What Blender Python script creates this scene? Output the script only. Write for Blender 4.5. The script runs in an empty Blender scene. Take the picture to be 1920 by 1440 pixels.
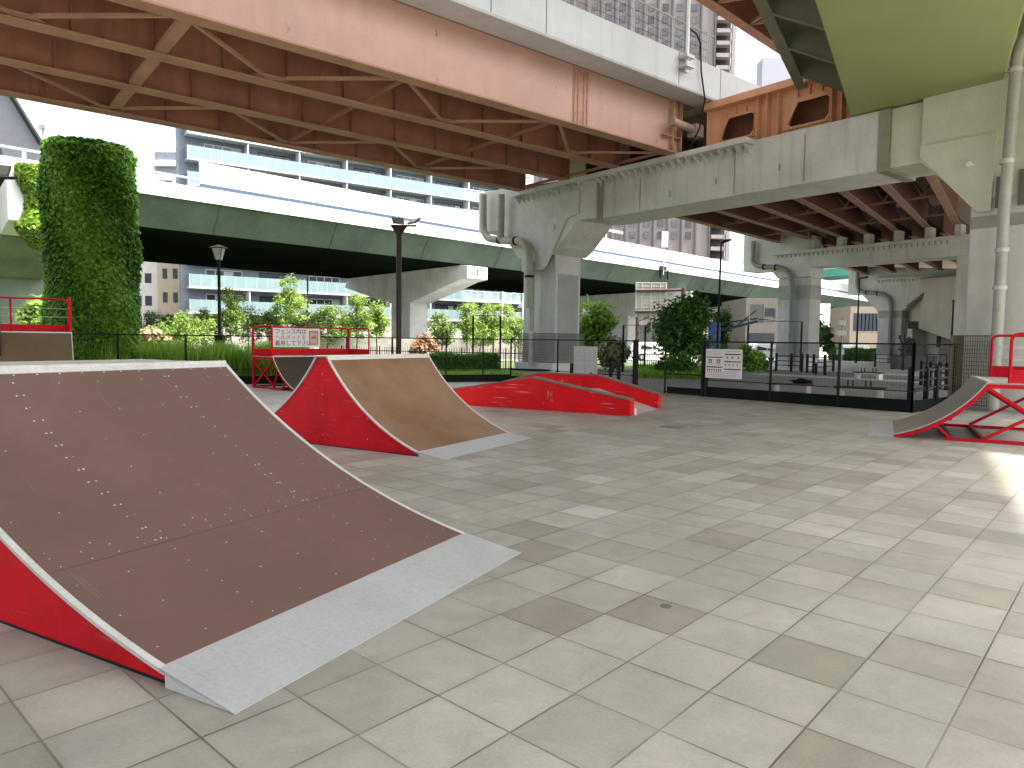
import bpy, math, random
import numpy as np
from mathutils import Vector, Matrix
rad = math.radians
rng = np.random.default_rng(7)
random.seed(7)

# ------------------------------------------------------------------ camera, sky, sun
S = bpy.context.scene
C = S.collection
cam_d = bpy.data.cameras.new('camera')
cam = bpy.data.objects.new('camera', cam_d); C.objects.link(cam)
S.camera = cam
cam_d.sensor_width = 36; cam_d.lens = 36*1320/1920
cam_d.clip_start = 0.05; cam_d.clip_end = 3000
p_, r_ = rad(3.58), rad(0.72)
Rb = Matrix(((1, 0, 0), (0, -math.sin(p_), -math.cos(p_)), (0, math.cos(p_), -math.sin(p_))))
Rr = Matrix(((math.cos(r_), -math.sin(r_), 0), (math.sin(r_), math.cos(r_), 0), (0, 0, 1)))
Rc = (Rr @ Rb)
M3 = Matrix((Rc[0], -Rc[1], -Rc[2])).transposed()
cam.matrix_world = Matrix.Translation((0, 0, 1.6)) @ M3.to_4x4()

SUN_ELEV, SUN_AZ = 61.0, 100.0       # azimuth clockwise from +Y
world = bpy.data.worlds.new('World'); S.world = world; world.use_nodes = True
wn = world.node_tree.nodes; wl = world.node_tree.links
sky = wn.new('ShaderNodeTexSky'); sky.sky_type = 'NISHITA'; sky.sun_disc = False
sky.sun_elevation = rad(SUN_ELEV); sky.sun_rotation = rad(SUN_AZ)
sky.air_density = 1.0; sky.dust_density = 6.0; sky.ozone_density = 1.0
bg = wn['Background']; bg.inputs[1].default_value = 0.15
hs = wn.new('ShaderNodeHueSaturation'); hs.inputs['Saturation'].default_value = 0.4; hs.inputs['Value'].default_value = 1.0
wl.new(sky.outputs[0], hs.inputs['Color']); wl.new(hs.outputs[0], bg.inputs[0])
sl = bpy.data.lights.new('sun', 'SUN'); sl.energy = 3.0; sl.angle = rad(1.5); sl.color = (1, 0.95, 0.87)
sun = bpy.data.objects.new('sun', sl); C.objects.link(sun)
sd = Vector((math.sin(rad(SUN_AZ))*math.cos(rad(SUN_ELEV)), math.cos(rad(SUN_AZ))*math.cos(rad(SUN_ELEV)), math.sin(rad(SUN_ELEV))))
sun.rotation_euler = sd.to_track_quat('Z', 'Y').to_euler()
S.view_settings.view_transform = 'Standard'; S.view_settings.look = 'None'
S.view_settings.exposure = 2.2; S.view_settings.gamma = 1

# ------------------------------------------------------------------ materials
MATS = {}
def mat(key, col, rough=0.7, metal=0.0, var=0.12, scale=1.5, fine=0.05, bump=0.0, streak=0.0, streak_col=(0.1, 0.07, 0.05),
        spec=0.5, coat=0.0, spots=0.0, spot_col=(0.2, 0.08, 0.04), col2=None, scratch=0.0, scratch_col=(0.5, 0.45, 0.42), sdir=(1.2, 55, 1.2), grime=0.0):
    if key in MATS: return MATS[key]
    m = bpy.data.materials.new(key); m.use_nodes = True
    nt = m.node_tree; n = nt.nodes; l = nt.links
    b = n['Principled BSDF']
    b.inputs['Roughness'].default_value = rough; b.inputs['Metallic'].default_value = metal
    b.inputs['Specular IOR Level'].default_value = spec
    b.inputs['Coat Weight'].default_value = coat
    tc = n.new('ShaderNodeTexCoord')
    no = n.new('ShaderNodeTexNoise'); no.inputs['Scale'].default_value = scale; no.inputs['Detail'].default_value = 6
    no.inputs['Roughness'].default_value = 0.65
    l.new(tc.outputs['Object'], no.inputs['Vector'])
    ra = n.new('ShaderNodeValToRGB')
    c2 = col2 if col2 else tuple(c*(1-2*var) for c in col)
    c1 = tuple(min(1, c*(1+var)) for c in col)
    ra.color_ramp.elements[0].position = 0.3; ra.color_ramp.elements[0].color = (*c2, 1)
    ra.color_ramp.elements[1].position = 0.7; ra.color_ramp.elements[1].color = (*c1, 1)
    l.new(no.outputs['Fac'], ra.inputs[0])
    out = ra.outputs[0]
    if fine > 0:
        nf = n.new('ShaderNodeTexNoise'); nf.inputs['Scale'].default_value = 45; nf.inputs['Detail'].default_value = 3
        l.new(tc.outputs['Object'], nf.inputs['Vector'])
        mr = n.new('ShaderNodeMapRange'); mr.inputs[1].default_value = 0.3; mr.inputs[2].default_value = 0.7
        mr.inputs[3].default_value = 1-fine*2; mr.inputs[4].default_value = 1+fine
        l.new(nf.outputs['Fac'], mr.inputs[0])
        mx = n.new('ShaderNodeMix'); mx.data_type = 'RGBA'; mx.blend_type = 'MULTIPLY'; mx.inputs[0].default_value = 1
        l.new(out, mx.inputs[6]); l.new(mr.outputs[0], mx.inputs[7]); out = mx.outputs[2]
    if streak > 0:
        mp = n.new('ShaderNodeMapping'); mp.inputs['Scale'].default_value = (3.2, 3.2, 0.28)
        l.new(tc.outputs['Object'], mp.inputs[0])
        ns = n.new('ShaderNodeTexNoise'); ns.inputs['Scale'].default_value = 1.0; ns.inputs['Detail'].default_value = 5
        l.new(mp.outputs[0], ns.inputs['Vector'])
        mr2 = n.new('ShaderNodeMapRange'); mr2.inputs[1].default_value = 0.52; mr2.inputs[2].default_value = 0.78
        mr2.inputs[4].default_value = streak
        l.new(ns.outputs['Fac'], mr2.inputs[0])
        mx = n.new('ShaderNodeMix'); mx.data_type = 'RGBA'
        l.new(mr2.outputs[0], mx.inputs[0]); l.new(out, mx.inputs[6]); mx.inputs[7].default_value = (*streak_col, 1); out = mx.outputs[2]
    if spots > 0:
        n2 = n.new('ShaderNodeTexNoise'); n2.inputs['Scale'].default_value = 2.3; n2.inputs['Detail'].default_value = 8
        n2.inputs['Roughness'].default_value = 0.75
        mp = n.new('ShaderNodeMapping'); mp.inputs['Scale'].default_value = (1.3, 1.3, 0.55); mp.inputs['Location'].default_value = (3, 7, 1)
        l.new(tc.outputs['Object'], mp.inputs[0]); l.new(mp.outputs[0], n2.inputs['Vector'])
        mr3 = n.new('ShaderNodeMapRange'); mr3.inputs[1].default_value = 0.635; mr3.inputs[2].default_value = 0.68; mr3.inputs[4].default_value = spots
        l.new(n2.outputs['Fac'], mr3.inputs[0])
        mx = n.new('ShaderNodeMix'); mx.data_type = 'RGBA'
        l.new(mr3.outputs[0], mx.inputs[0]); l.new(out, mx.inputs[6]); mx.inputs[7].default_value = (*spot_col, 1); out = mx.outputs[2]
    if grime > 0:
        ng = n.new('ShaderNodeTexNoise'); ng.inputs['Scale'].default_value = 1.7; ng.inputs['Detail'].default_value = 9; ng.inputs['Roughness'].default_value = 0.75; ng.inputs['Distortion'].default_value = 1.2
        l.new(tc.outputs['Object'], ng.inputs['Vector'])
        mg = n.new('ShaderNodeMapRange'); mg.inputs[1].default_value = 0.5; mg.inputs[2].default_value = 0.75; mg.inputs[3].default_value = 1; mg.inputs[4].default_value = 1-grime
        l.new(ng.outputs['Fac'], mg.inputs[0])
        mx = n.new('ShaderNodeMix'); mx.data_type = 'RGBA'; mx.blend_type = 'MULTIPLY'; mx.inputs[0].default_value = 1
        l.new(out, mx.inputs[6]); l.new(mg.outputs[0], mx.inputs[7]); out = mx.outputs[2]
    if scratch > 0:
        for kk, (rz_, lo_) in enumerate(((0.0, 0.68), (0.35, 0.72), (-0.6, 0.74))):
            mp = n.new('ShaderNodeMapping'); mp.inputs['Scale'].default_value = sdir; mp.inputs['Rotation'].default_value = (0, 0, rz_); mp.inputs['Location'].default_value = (kk*3.1, kk*1.7, 0)
            l.new(tc.outputs['Object'], mp.inputs[0])
            ns = n.new('ShaderNodeTexNoise'); ns.inputs['Scale'].default_value = 1.0; ns.inputs['Detail'].default_value = 2
            l.new(mp.outputs[0], ns.inputs['Vector'])
            mr5 = n.new('ShaderNodeMapRange'); mr5.inputs[1].default_value = lo_; mr5.inputs[2].default_value = lo_+0.06; mr5.inputs[4].default_value = scratch
            l.new(ns.outputs['Fac'], mr5.inputs[0])
            mx = n.new('ShaderNodeMix'); mx.data_type = 'RGBA'
            l.new(mr5.outputs[0], mx.inputs[0]); l.new(out, mx.inputs[6]); mx.inputs[7].default_value = (*scratch_col, 1); out = mx.outputs[2]
    l.new(out, b.inputs['Base Color'])
    # gentle roughness variation
    mr4 = n.new('ShaderNodeMapRange'); mr4.inputs[3].default_value = max(0.05, rough-0.1); mr4.inputs[4].default_value = min(1, rough+0.1)
    l.new(no.outputs['Fac'], mr4.inputs[0]); l.new(mr4.outputs[0], b.inputs['Roughness'])
    if bump > 0:
        bp = n.new('ShaderNodeBump'); bp.inputs['Strength'].default_value = bump; bp.inputs['Distance'].default_value = 0.02
        nb = n.new('ShaderNodeTexNoise'); nb.inputs['Scale'].default_value = 25; nb.inputs['Detail'].default_value = 5
        l.new(tc.outputs['Object'], nb.inputs['Vector']); l.new(nb.outputs['Fac'], bp.inputs['Height'])
        l.new(bp.outputs[0], b.inputs['Normal'])
    MATS[key] = m
    return m

def leaf_mat(key, ca, cb, cc, trans=0.35):
    m = bpy.data.materials.new(key); m.use_nodes = True
    nt = m.node_tree; n = nt.nodes; l = nt.links
    b = n['Principled BSDF']; out = n['Material Output']
    at = n.new('ShaderNodeAttribute'); at.attribute_name = 'shade'
    ra = n.new('ShaderNodeValToRGB'); e = ra.color_ramp.elements
    e[0].position = 0; e[0].color = (*ca, 1); e[1].position = 1; e[1].color = (*cc, 1)
    k = e.new(0.5); k.color = (*cb, 1)
    l.new(at.outputs['Fac'], ra.inputs[0]); l.new(ra.outputs[0], b.inputs['Base Color'])
    b.inputs['Roughness'].default_value = 0.5; b.inputs['Specular IOR Level'].default_value = 0.3
    tr = n.new('ShaderNodeBsdfTranslucent'); mx = n.new('ShaderNodeMixShader'); mx.inputs[0].default_value = trans
    l.new(ra.outputs[0], tr.inputs[0]); l.new(b.outputs[0], mx.inputs[1]); l.new(tr.outputs[0], mx.inputs[2])
    l.new(mx.outputs[0], out.inputs[0])
    return m

def pavers(key):
    m = bpy.data.materials.new(key); m.use_nodes = True
    nt = m.node_tree; n = nt.nodes; l = nt.links
    b = n['Principled BSDF']
    tc = n.new('ShaderNodeTexCoord')
    mp = n.new('ShaderNodeMapping'); mp.vector_type = 'POINT'
    s = 1/0.4365
    yaw = rad(42.0)
    # tile coordinates: j along yaw 42 deg, i perpendicular
    mp.inputs['Rotation'].default_value = (0, 0, yaw)
    mp.inputs['Scale'].default_value = (s, s, 1)
    x0, y0 = -0.932, 3.04
    # Mapping POINT: scale, rotate, translate
    xr = (math.cos(yaw)*x0 - math.sin(yaw)*y0)*s; yr = (math.sin(yaw)*x0 + math.cos(yaw)*y0)*s
    mp.inputs['Location'].default_value = (-xr+50, -yr+50, 0)
    l.new(tc.outputs['Object'], mp.inputs[0])
    zf = n.new('ShaderNodeVectorMath'); zf.operation = 'MULTIPLY_ADD'; zf.inputs[1].default_value = (1, 1, 0); zf.inputs[2].default_value = (0, 0, 0.5); l.new(mp.outputs[0], zf.inputs[0])
    fl = n.new('ShaderNodeVectorMath'); fl.operation = 'FLOOR'; l.new(zf.outputs[0], fl.inputs[0])
    fr = n.new('ShaderNodeVectorMath'); fr.operation = 'FRACTION'; l.new(mp.outputs[0], fr.inputs[0])
    wh = n.new('ShaderNodeTexWhiteNoise'); wh.noise_dimensions = '2D'; l.new(fl.outputs[0], wh.inputs['Vector'])
    ra = n.new('ShaderNodeValToRGB'); ra.color_ramp.interpolation = 'CONSTANT'
    cols = [(0, (0.235, 0.217, 0.172)), (0.07, (0.297, 0.283, 0.243)), (0.25, (0.272, 0.262, 0.212)), (0.42, (0.312, 0.296, 0.258)),
            (0.62, (0.285, 0.278, 0.236)), (0.78, (0.262, 0.247, 0.210)), (0.88, (0.328, 0.313, 0.270)), (0.97, (0.345, 0.325, 0.285))]
    e = ra.color_ramp.elements
    e[0].position, e[0].color = cols[0][0], (*cols[0][1], 1)
    e[1].position, e[1].color = cols[1][0], (*cols[1][1], 1)
    for p, c in cols[2:]:
        k = e.new(p); k.color = (*c, 1)
    l.new(wh.outputs['Value'], ra.inputs[0])
    # broad dirt
    n1 = n.new('ShaderNodeTexNoise'); n1.inputs['Scale'].default_value = 0.55; n1.inputs['Detail'].default_value = 7; n1.inputs['Roughness'].default_value = 0.6
    l.new(tc.outputs['Object'], n1.inputs['Vector'])
    m1 = n.new('ShaderNodeMapRange'); m1.inputs[1].default_value = 0.33; m1.inputs[2].default_value = 0.7; m1.inputs[3].default_value = 0.82; m1.inputs[4].default_value = 1.08
    l.new(n1.outputs['Fac'], m1.inputs[0])
    n3 = n.new('ShaderNodeTexNoise'); n3.inputs['Scale'].default_value = 3.2; n3.inputs['Detail'].default_value = 8; n3.inputs['Roughness'].default_value = 0.7; n3.inputs['Distortion'].default_value = 0.6
    l.new(tc.outputs['Object'], n3.inputs['Vector'])
    m3 = n.new('ShaderNodeMapRange'); m3.inputs[1].default_value = 0.3; m3.inputs[2].default_value = 0.62; m3.inputs[3].default_value = 0.84; m3.inputs[4].default_value = 1.05
    l.new(n3.outputs['Fac'], m3.inputs[0])
    n2 = n.new('ShaderNodeTexNoise'); n2.inputs['Scale'].default_value = 60; n2.inputs['Detail'].default_value = 4
    l.new(tc.outputs['Object'], n2.inputs['Vector'])
    m2 = n.new('ShaderNodeMapRange'); m2.inputs[1].default_value = 0.3; m2.inputs[2].default_value = 0.7; m2.inputs[3].default_value = 0.92; m2.inputs[4].default_value = 1.06
    l.new(n2.outputs['Fac'], m2.inputs[0])
    mu = n.new('ShaderNodeMath'); mu.operation = 'MULTIPLY'; l.new(m1.outputs[0], mu.inputs[0]); l.new(m2.outputs[0], mu.inputs[1])
    mu2 = n.new('ShaderNodeMath'); mu2.operation = 'MULTIPLY'; l.new(mu.outputs[0], mu2.inputs[0]); l.new(m3.outputs[0], mu2.inputs[1])
    mx = n.new('ShaderNodeMix'); mx.data_type = 'RGBA'; mx.blend_type = 'MULTIPLY'; mx.inputs[0].default_value = 1
    base = ra.outputs[0]
    def tidx(x, y):
        X = (math.cos(yaw)*x - math.sin(yaw)*y)*s - xr + 50; Y = (math.sin(yaw)*x + math.cos(yaw)*y)*s - yr + 50
        return (math.floor(X), math.floor(Y), 0)
    # a few replaced slabs, lighter or darker than the rest
    for (x, y), c in (((1.338, 3.513), (0.232, 0.22, 0.172)), ((0.672, 6.69), (0.40, 0.395, 0.355)), ((1.03, 8.3), (0.37, 0.36, 0.32)), ((0.15, 5.65), (0.235, 0.22, 0.18)), ((4.2, 5.9), (0.235, 0.235, 0.205))):
        cm = n.new('ShaderNodeVectorMath'); cm.operation = 'DISTANCE'; l.new(fl.outputs[0], cm.inputs[0]); cm.inputs[1].default_value = tidx(x, y)
        # z of the mapped point is ~0, keep it out of the comparison
        lt = n.new('ShaderNodeMath'); lt.operation = 'LESS_THAN'; l.new(cm.outputs['Value'], lt.inputs[0]); lt.inputs[1].default_value = 0.5
        mi = n.new('ShaderNodeMix'); mi.data_type = 'RGBA'; l.new(lt.outputs[0], mi.inputs[0]); l.new(base, mi.inputs[6]); mi.inputs[7].default_value = (*c, 1); base = mi.outputs[2]
    l.new(base, mx.inputs[6]); l.new(mu2.outputs[0], mx.inputs[7])
    # joints
    sp = n.new('ShaderNodeSeparateXYZ'); l.new(fr.outputs[0], sp.inputs[0])
    def edge(sock):
        a = n.new('ShaderNodeMath'); a.operation = 'SUBTRACT'; l.new(sock, a.inputs[0]); a.inputs[1].default_value = 0.5
        c = n.new('ShaderNodeMath'); c.operation = 'ABSOLUTE'; l.new(a.outputs[0], c.inputs[0]); return c.outputs[0]
    mxx = n.new('ShaderNodeMath'); mxx.operation = 'MAXIMUM'; l.new(edge(sp.outputs[0]), mxx.inputs[0]); l.new(edge(sp.outputs[1]), mxx.inputs[1])
    # joint strength varies from place to place
    nj = n.new('ShaderNodeTexNoise'); nj.inputs['Scale'].default_value = 1.3; nj.inputs['Detail'].default_value = 2; l.new(tc.outputs['Object'], nj.inputs['Vector'])
    mj = n.new('ShaderNodeMapRange'); mj.inputs[1].default_value = 0.35; mj.inputs[2].default_value = 0.65; mj.inputs[3].default_value = 0.4; mj.inputs[4].default_value = 1.0
    l.new(nj.outputs['Fac'], mj.inputs[0])
    st = n.new('ShaderNodeMapRange'); st.inputs[1].default_value = 0.486; st.inputs[2].default_value = 0.493
    l.new(mxx.outputs[0], st.inputs[0])
    mm = n.new('ShaderNodeMath'); mm.operation = 'MULTIPLY'; l.new(st.outputs[0], mm.inputs[0]); l.new(mj.outputs[0], mm.inputs[1])
    mx2 = n.new('ShaderNodeMix'); mx2.data_type = 'RGBA'; l.new(mm.outputs[0], mx2.inputs[0]); l.new(mx.outputs[2], mx2.inputs[6])
    mx2.inputs[7].default_value = (0.085, 0.073, 0.055, 1)
    # dirt gathered along the joints
    sd2 = n.new('ShaderNodeMapRange'); sd2.inputs[1].default_value = 0.40; sd2.inputs[2].default_value = 0.5; sd2.inputs[3].default_value = 1.0; sd2.inputs[4].default_value = 0.86
    l.new(mxx.outputs[0], sd2.inputs[0])
    mx3 = n.new('ShaderNodeMix'); mx3.data_type = 'RGBA'; mx3.blend_type = 'MULTIPLY'; l.new(nj.outputs['Fac'], mx3.inputs[0])
    l.new(mx.outputs[2], mx3.inputs[6]); l.new(sd2.outputs[0], mx3.inputs[7]); l.new(mx3.outputs[2], mx2.inputs[6])
    # small dark spots (gum, oil)
    vo = n.new('ShaderNodeTexVoronoi'); vo.inputs['Scale'].default_value = 1.1; vo.inputs['Randomness'].default_value = 1; l.new(tc.outputs['Object'], vo.inputs['Vector'])
    vs_ = n.new('ShaderNodeMapRange'); vs_.inputs[1].default_value = 0.016; vs_.inputs[2].default_value = 0.024; vs_.inputs[3].default_value = 0.55; vs_.inputs[4].default_value = 1.0
    l.new(vo.outputs['Distance'], vs_.inputs[0])
    mx4 = n.new('ShaderNodeMix'); mx4.data_type = 'RGBA'; mx4.blend_type = 'MULTIPLY'; mx4.inputs[0].default_value = 1
    l.new(mx2.outputs[2], mx4.inputs[6]); l.new(vs_.outputs[0], mx4.inputs[7])
    l.new(mx4.outputs[2], b.inputs['Base Color'])
    b.inputs['Roughness'].default_value = 0.5; b.inputs['Specular IOR Level'].default_value = 0.45
    bp = n.new('ShaderNodeBump'); bp.inputs['Strength'].default_value = 0.5; bp.inputs['Distance'].default_value = 0.004; bp.invert = True
    l.new(mm.outputs[0], bp.inputs['Height']); l.new(bp.outputs[0], b.inputs['Normal'])
    return m

RED = lambda: mat('red_paint', (0.52, 0.005, 0.014), 0.5, var=0.12, scale=1.2, fine=0.04, spec=0.15, scratch=0.25, scratch_col=(0.55, 0.14, 0.13), sdir=(2, 2, 30), grime=0.35)
RED_SCUFF = lambda: mat('scuffed_red_paint', (0.60, 0.004, 0.008), 0.45, var=0.10, scale=1.5, spec=0.2, scratch=0.6, scratch_col=(0.7, 0.35, 0.33), sdir=(1.5, 1.5, 24), spots=0.5, spot_col=(0.62, 0.25, 0.23))
STEEL = lambda: mat('galvanised_steel', (0.50, 0.50, 0.47), 0.5, metal=0.1, var=0.07, scale=4, fine=0.06, scratch=0.3, scratch_col=(0.28, 0.27, 0.25))
PLATE = lambda: mat('scratched_steel_plate', (0.37, 0.38, 0.38), 0.42, metal=0.15, var=0.05, scale=1.5, fine=0.05, scratch=0.5, scratch_col=(0.22, 0.22, 0.22), grime=0.15)
GREY = lambda: mat('grey_green_steel_paint', (0.60, 0.605, 0.56), 0.55, var=0.10, scale=0.5, fine=0.04, grime=0.08, streak=0.38, streak_col=(0.20, 0.19, 0.14))
CONC = lambda: mat('weathered_concrete', (0.57, 0.58, 0.56), 0.8, var=0.12, scale=0.6, fine=0.06, bump=0.15, streak=0.35, streak_col=(0.19, 0.19, 0.17))
CONC2 = lambda: mat('pale_concrete', (0.56, 0.56, 0.52), 0.8, var=0.10, scale=0.6, fine=0.05, bump=0.1, streak=0.3, streak_col=(0.3, 0.28, 0.23))
PINK = lambda: mat('salmon_steel_paint', (0.47, 0.28, 0.225), 0.6, var=0.07, scale=0.5, fine=0.04, streak=0.3, streak_col=(0.34, 0.17, 0.11), spots=0.75, spot_col=(0.20, 0.08, 0.045))
SALMON_SHADE = lambda: mat('shaded_salmon_steel_paint', (0.31, 0.135, 0.085), 0.75, spec=0.2, var=0.12, scale=0.8, fine=0.06, streak=0.4, streak_col=(0.12, 0.045, 0.03))  # salmon paint of the inner girders with their shade mixed into the colour
FLANGE = lambda: mat('brown_flange_paint', (0.38, 0.215, 0.14), 0.75, spec=0.25, var=0.12, scale=1.2, fine=0.07, spots=0.5, spot_col=(0.20, 0.09, 0.05))
ORANGE = lambda: mat('orange_steel_paint', (0.70, 0.36, 0.205), 0.6, var=0.08, scale=1.0, fine=0.04, streak=0.3, streak_col=(0.30, 0.11, 0.05))
BLACK = lambda: mat('black_metal_paint', (0.010, 0.012, 0.011), 0.6, var=0.1, spec=0.2)
BROWNPOLE = lambda: mat('dark_brown_pole_paint', (0.03, 0.02, 0.015), 0.5, var=0.1, spec=0.3)
WHITE = lambda: mat('white_paint', (0.72, 0.73, 0.72), 0.5, var=0.04)
CREAM = lambda: mat('pipe_grey_paint', (0.36, 0.36, 0.30), 0.5, var=0.1, streak=0.4, streak_col=(0.25, 0.2, 0.12))

# ------------------------------------------------------------------ mesh helpers
class MB:
    def __init__(s): s.v = []; s.f = []; s.smooth = []
    def add(s, vs, fs, smooth=False):
        o = len(s.v); s.v += [tuple(v) for v in vs]
        s.f += [tuple(i+o for i in f) for f in fs]; s.smooth += [smooth]*len(fs)
        return s
    def box(s, c, sx, sy, sz, rot=0.0, M=None):
        vs = []
        cr, sr = math.cos(rot), math.sin(rot)
        for dz in (-sz/2, sz/2):
            for dx, dy in ((-sx/2, -sy/2), (sx/2, -sy/2), (sx/2, sy/2), (-sx/2, sy/2)):
                vs.append((c[0]+dx*cr-dy*sr, c[1]+dx*sr+dy*cr, c[2]+dz))
        return s.add(vs, [(0, 3, 2, 1), (4, 5, 6, 7), (0, 1, 5, 4), (1, 2, 6, 5), (2, 3, 7, 6), (3, 0, 4, 7)])
    def hexa(s, P):   # 8 points: bottom 4 ccw, top 4 ccw
        return s.add(P, [(0, 3, 2, 1), (4, 5, 6, 7), (0, 1, 5, 4), (1, 2, 6, 5), (2, 3, 7, 6), (3, 0, 4, 7)])
    def bar(s, a, b, w, h, up=(0, 0, 1)):    # rectangular bar between two points
        a = Vector(a); b = Vector(b); d = (b-a).normalized(); u = Vector(up)
        if abs(d.dot(u)) > 0.98: u = Vector((1, 0, 0)) if abs(d.x) < 0.9 else Vector((0, 1, 0))
        x = d.cross(u).normalized(); y = x.cross(d).normalized()
        P = []
        for q in (a, b):
            for i, j in ((-1, -1), (1, -1), (1, 1), (-1, 1)): P.append(q + x*i*w/2 + y*j*h/2)
        return s.add(P, [(0, 1, 2, 3), (4, 7, 6, 5), (0, 4, 5, 1), (1, 5, 6, 2), (2, 6, 7, 3), (3, 7, 4, 0)])
    def tube(s, pts, r, seg=10, cap=True):
        pts = [Vector(p) for p in pts]; n = len(pts)
        rr = r if isinstance(r, (list, tuple)) else [r]*n
        rings = []; prev = None
        for i, p in enumerate(pts):
            d = (pts[min(i+1, n-1)]-pts[max(i-1, 0)]).normalized()
            if prev is None:
                u = Vector((0, 0, 1)) if abs(d.z) < 0.9 else Vector((1, 0, 0))
                x = d.cross(u).normalized()
            else:
                x = (prev - d*prev.dot(d)).normalized()
            prev = x; y = d.cross(x).normalized()
            rings.append([p + (x*math.cos(2*math.pi*k/seg)+y*math.sin(2*math.pi*k/seg))*rr[i] for k in range(seg)])
        vs = [v for rg in rings for v in rg]; fs = []
        for i in range(n-1):
            for k in range(seg):
                a = i*seg+k; b = i*seg+(k+1) % seg
                fs.append((a, b, b+seg, a+seg))
        s.add(vs, fs, True)
        if cap:
            s.add(rings[0], [tuple(range(seg))][::-1]); s.add(rings[-1], [tuple(range(seg))])
        return s
    def prism(s, poly, fn, t0, t1):   # polygon in 2D, fn(a,b,t)->xyz, extruded from t0 to t1
        n = len(poly)
        vs = [fn(a, b, t0) for a, b in poly] + [fn(a, b, t1) for a, b in poly]
        fs = [tuple(range(n))[::-1], tuple(range(n, 2*n))]
        for i in range(n):
            j = (i+1) % n; fs.append((i, j, j+n, i+n))
        return s.add(vs, fs)
    def mesh(s, name, inv=None):
        me = bpy.data.meshes.new(name)
        vs = s.v if inv is None else [tuple(inv @ Vector(v)) for v in s.v]
        me.from_pydata(vs, [], s.f); me.update()
        me.polygons.foreach_set('use_smooth', s.smooth)
        import bmesh
        bm = bmesh.new(); bm.from_mesh(me); bmesh.ops.recalc_face_normals(bm, faces=bm.faces); bm.to_mesh(me); bm.free()
        return me

def tag(o, label=None, cat=None, group=None, kind=None):
    if label: o['label'] = label
    if cat: o['category'] = cat
    if group: o['group'] = group
    if kind: o['kind'] = kind
    return o
def thing(name, label, cat, loc=(0, 0, 0), rot=0.0, group=None):
    o = bpy.data.objects.new(name, None); C.objects.link(o); o.empty_display_size = 0.2
    o.location = loc; o.rotation_euler = (0, 0, rot)
    return tag(o, label, cat, group)
def inv_of(o): return (Matrix.Translation(o.location) @ Matrix.Rotation(o.rotation_euler[2], 4, 'Z')).inverted()
def part(root, name, mb, m, local=False, label=None, sub=None, bev=0.0):
    """part of a thing; world coordinates unless local. sub = parent part (its own transform is identity)"""
    me = mb.mesh(name, None if local else inv_of(root)); me.materials.append(m)
    o = bpy.data.objects.new(name, me); C.objects.link(o); o.parent = sub if sub else root
    if label: o['label'] = label
    if bev:
        b = o.modifiers.new('bevel', 'BEVEL'); b.width = bev; b.segments = 2; b.limit_method = 'ANGLE'; b.angle_limit = rad(40)
    return o
def islands(mb):
    key = {}; par = list(range(len(mb.v)))
    def find(i):
        while par[i] != i: par[i] = par[par[i]]; i = par[i]
        return i
    for i, v in enumerate(mb.v):
        k = (round(v[0], 4), round(v[1], 4), round(v[2], 4))
        if k in key: par[find(i)] = find(key[k])
        else: key[k] = i
    for f in mb.f:
        for j in f[1:]: par[find(j)] = find(f[0])
    out = {}
    for f, sm in zip(mb.f, mb.smooth): out.setdefault(find(f[0]), []).append((f, sm))
    res = []
    for fs in out.values():
        q = MB(); idx = {}
        for f, sm in fs:
            for j in f:
                if j not in idx: idx[j] = len(q.v); q.v.append(mb.v[j])
            q.f.append(tuple(idx[j] for j in f)); q.smooth.append(sm)
        res.append(q)
    return res
def parts(root, name, mb, m, local=False, label=None, sub=None, bev=0.0):
    return [part(root, name, q, m, local, label, sub, bev) for q in islands(mb)]
def solo(name, mb, m, label, cat, group=None, loc=(0, 0, 0)):
    me = mb.mesh(name, Matrix.Translation(loc).inverted()); me.materials.append(m)
    o = bpy.data.objects.new(name, me); C.objects.link(o); o.location = loc
    return tag(o, label, cat, group)
def struct(name, mb, m, kind='structure', loc=(0, 0, 0)):
    me = mb.mesh(name); me.materials.append(m)
    o = bpy.data.objects.new(name, me); C.objects.link(o); return tag(o, kind=kind)
def copy_tree(o, parent=None):
    c = o.copy(); C.objects.link(c)
    if parent: c.parent = parent
    for ch in [x for x in bpy.data.objects if x.parent == o and x != c]: copy_tree(ch, c)
    return c
def relabel(o, label): o['label'] = label; return o

# leaf clouds ------------------------------------------------------
def leaf_mesh(name, P, N, size, shade, aspect=1.5, inv=None):
    """P (n,3) centres, N (n,3) normals, size (n,), shade (n,) -> folded leaf quads"""
    n = len(P)
    N = N/np.linalg.norm(N, axis=1)[:, None]
    t = rng.normal(size=(n, 3)); t -= (t*N).sum(1)[:, None]*N; t /= np.linalg.norm(t, axis=1)[:, None]
    b = np.cross(N, t)
    s = size[:, None]
    V = np.empty((n, 4, 3))
    V[:, 0] = P - t*s*aspect/2; V[:, 1] = P + b*s/2 + N*s*0.12; V[:, 2] = P + t*s*aspect/2; V[:, 3] = P - b*s/2 + N*s*0.12
    V = V.reshape(-1, 3)
    if inv is not None:
        A = np.array(inv); V = V @ A[:3, :3].T + A[:3, 3]
    F = np.arange(n*4).reshape(n, 4)
    me = bpy.data.meshes.new(name)
    me.vertices.add(n*4); me.vertices.foreach_set('co', V.ravel())
    tri = np.stack([F[:, [0, 1, 2]], F[:, [0, 2, 3]]], 1).reshape(-1, 3)
    me.loops.add(len(tri)*3); me.loops.foreach_set('vertex_index', tri.ravel())
    me.polygons.add(len(tri)); me.polygons.foreach_set('loop_start', np.arange(0, len(tri)*3, 3)); me.polygons.foreach_set('loop_total', np.full(len(tri), 3))
    me.update(); me.validate()
    a = me.attributes.new('shade', 'FLOAT', 'POINT'); a.data.foreach_set('value', np.repeat(shade, 4))
    return me
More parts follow.
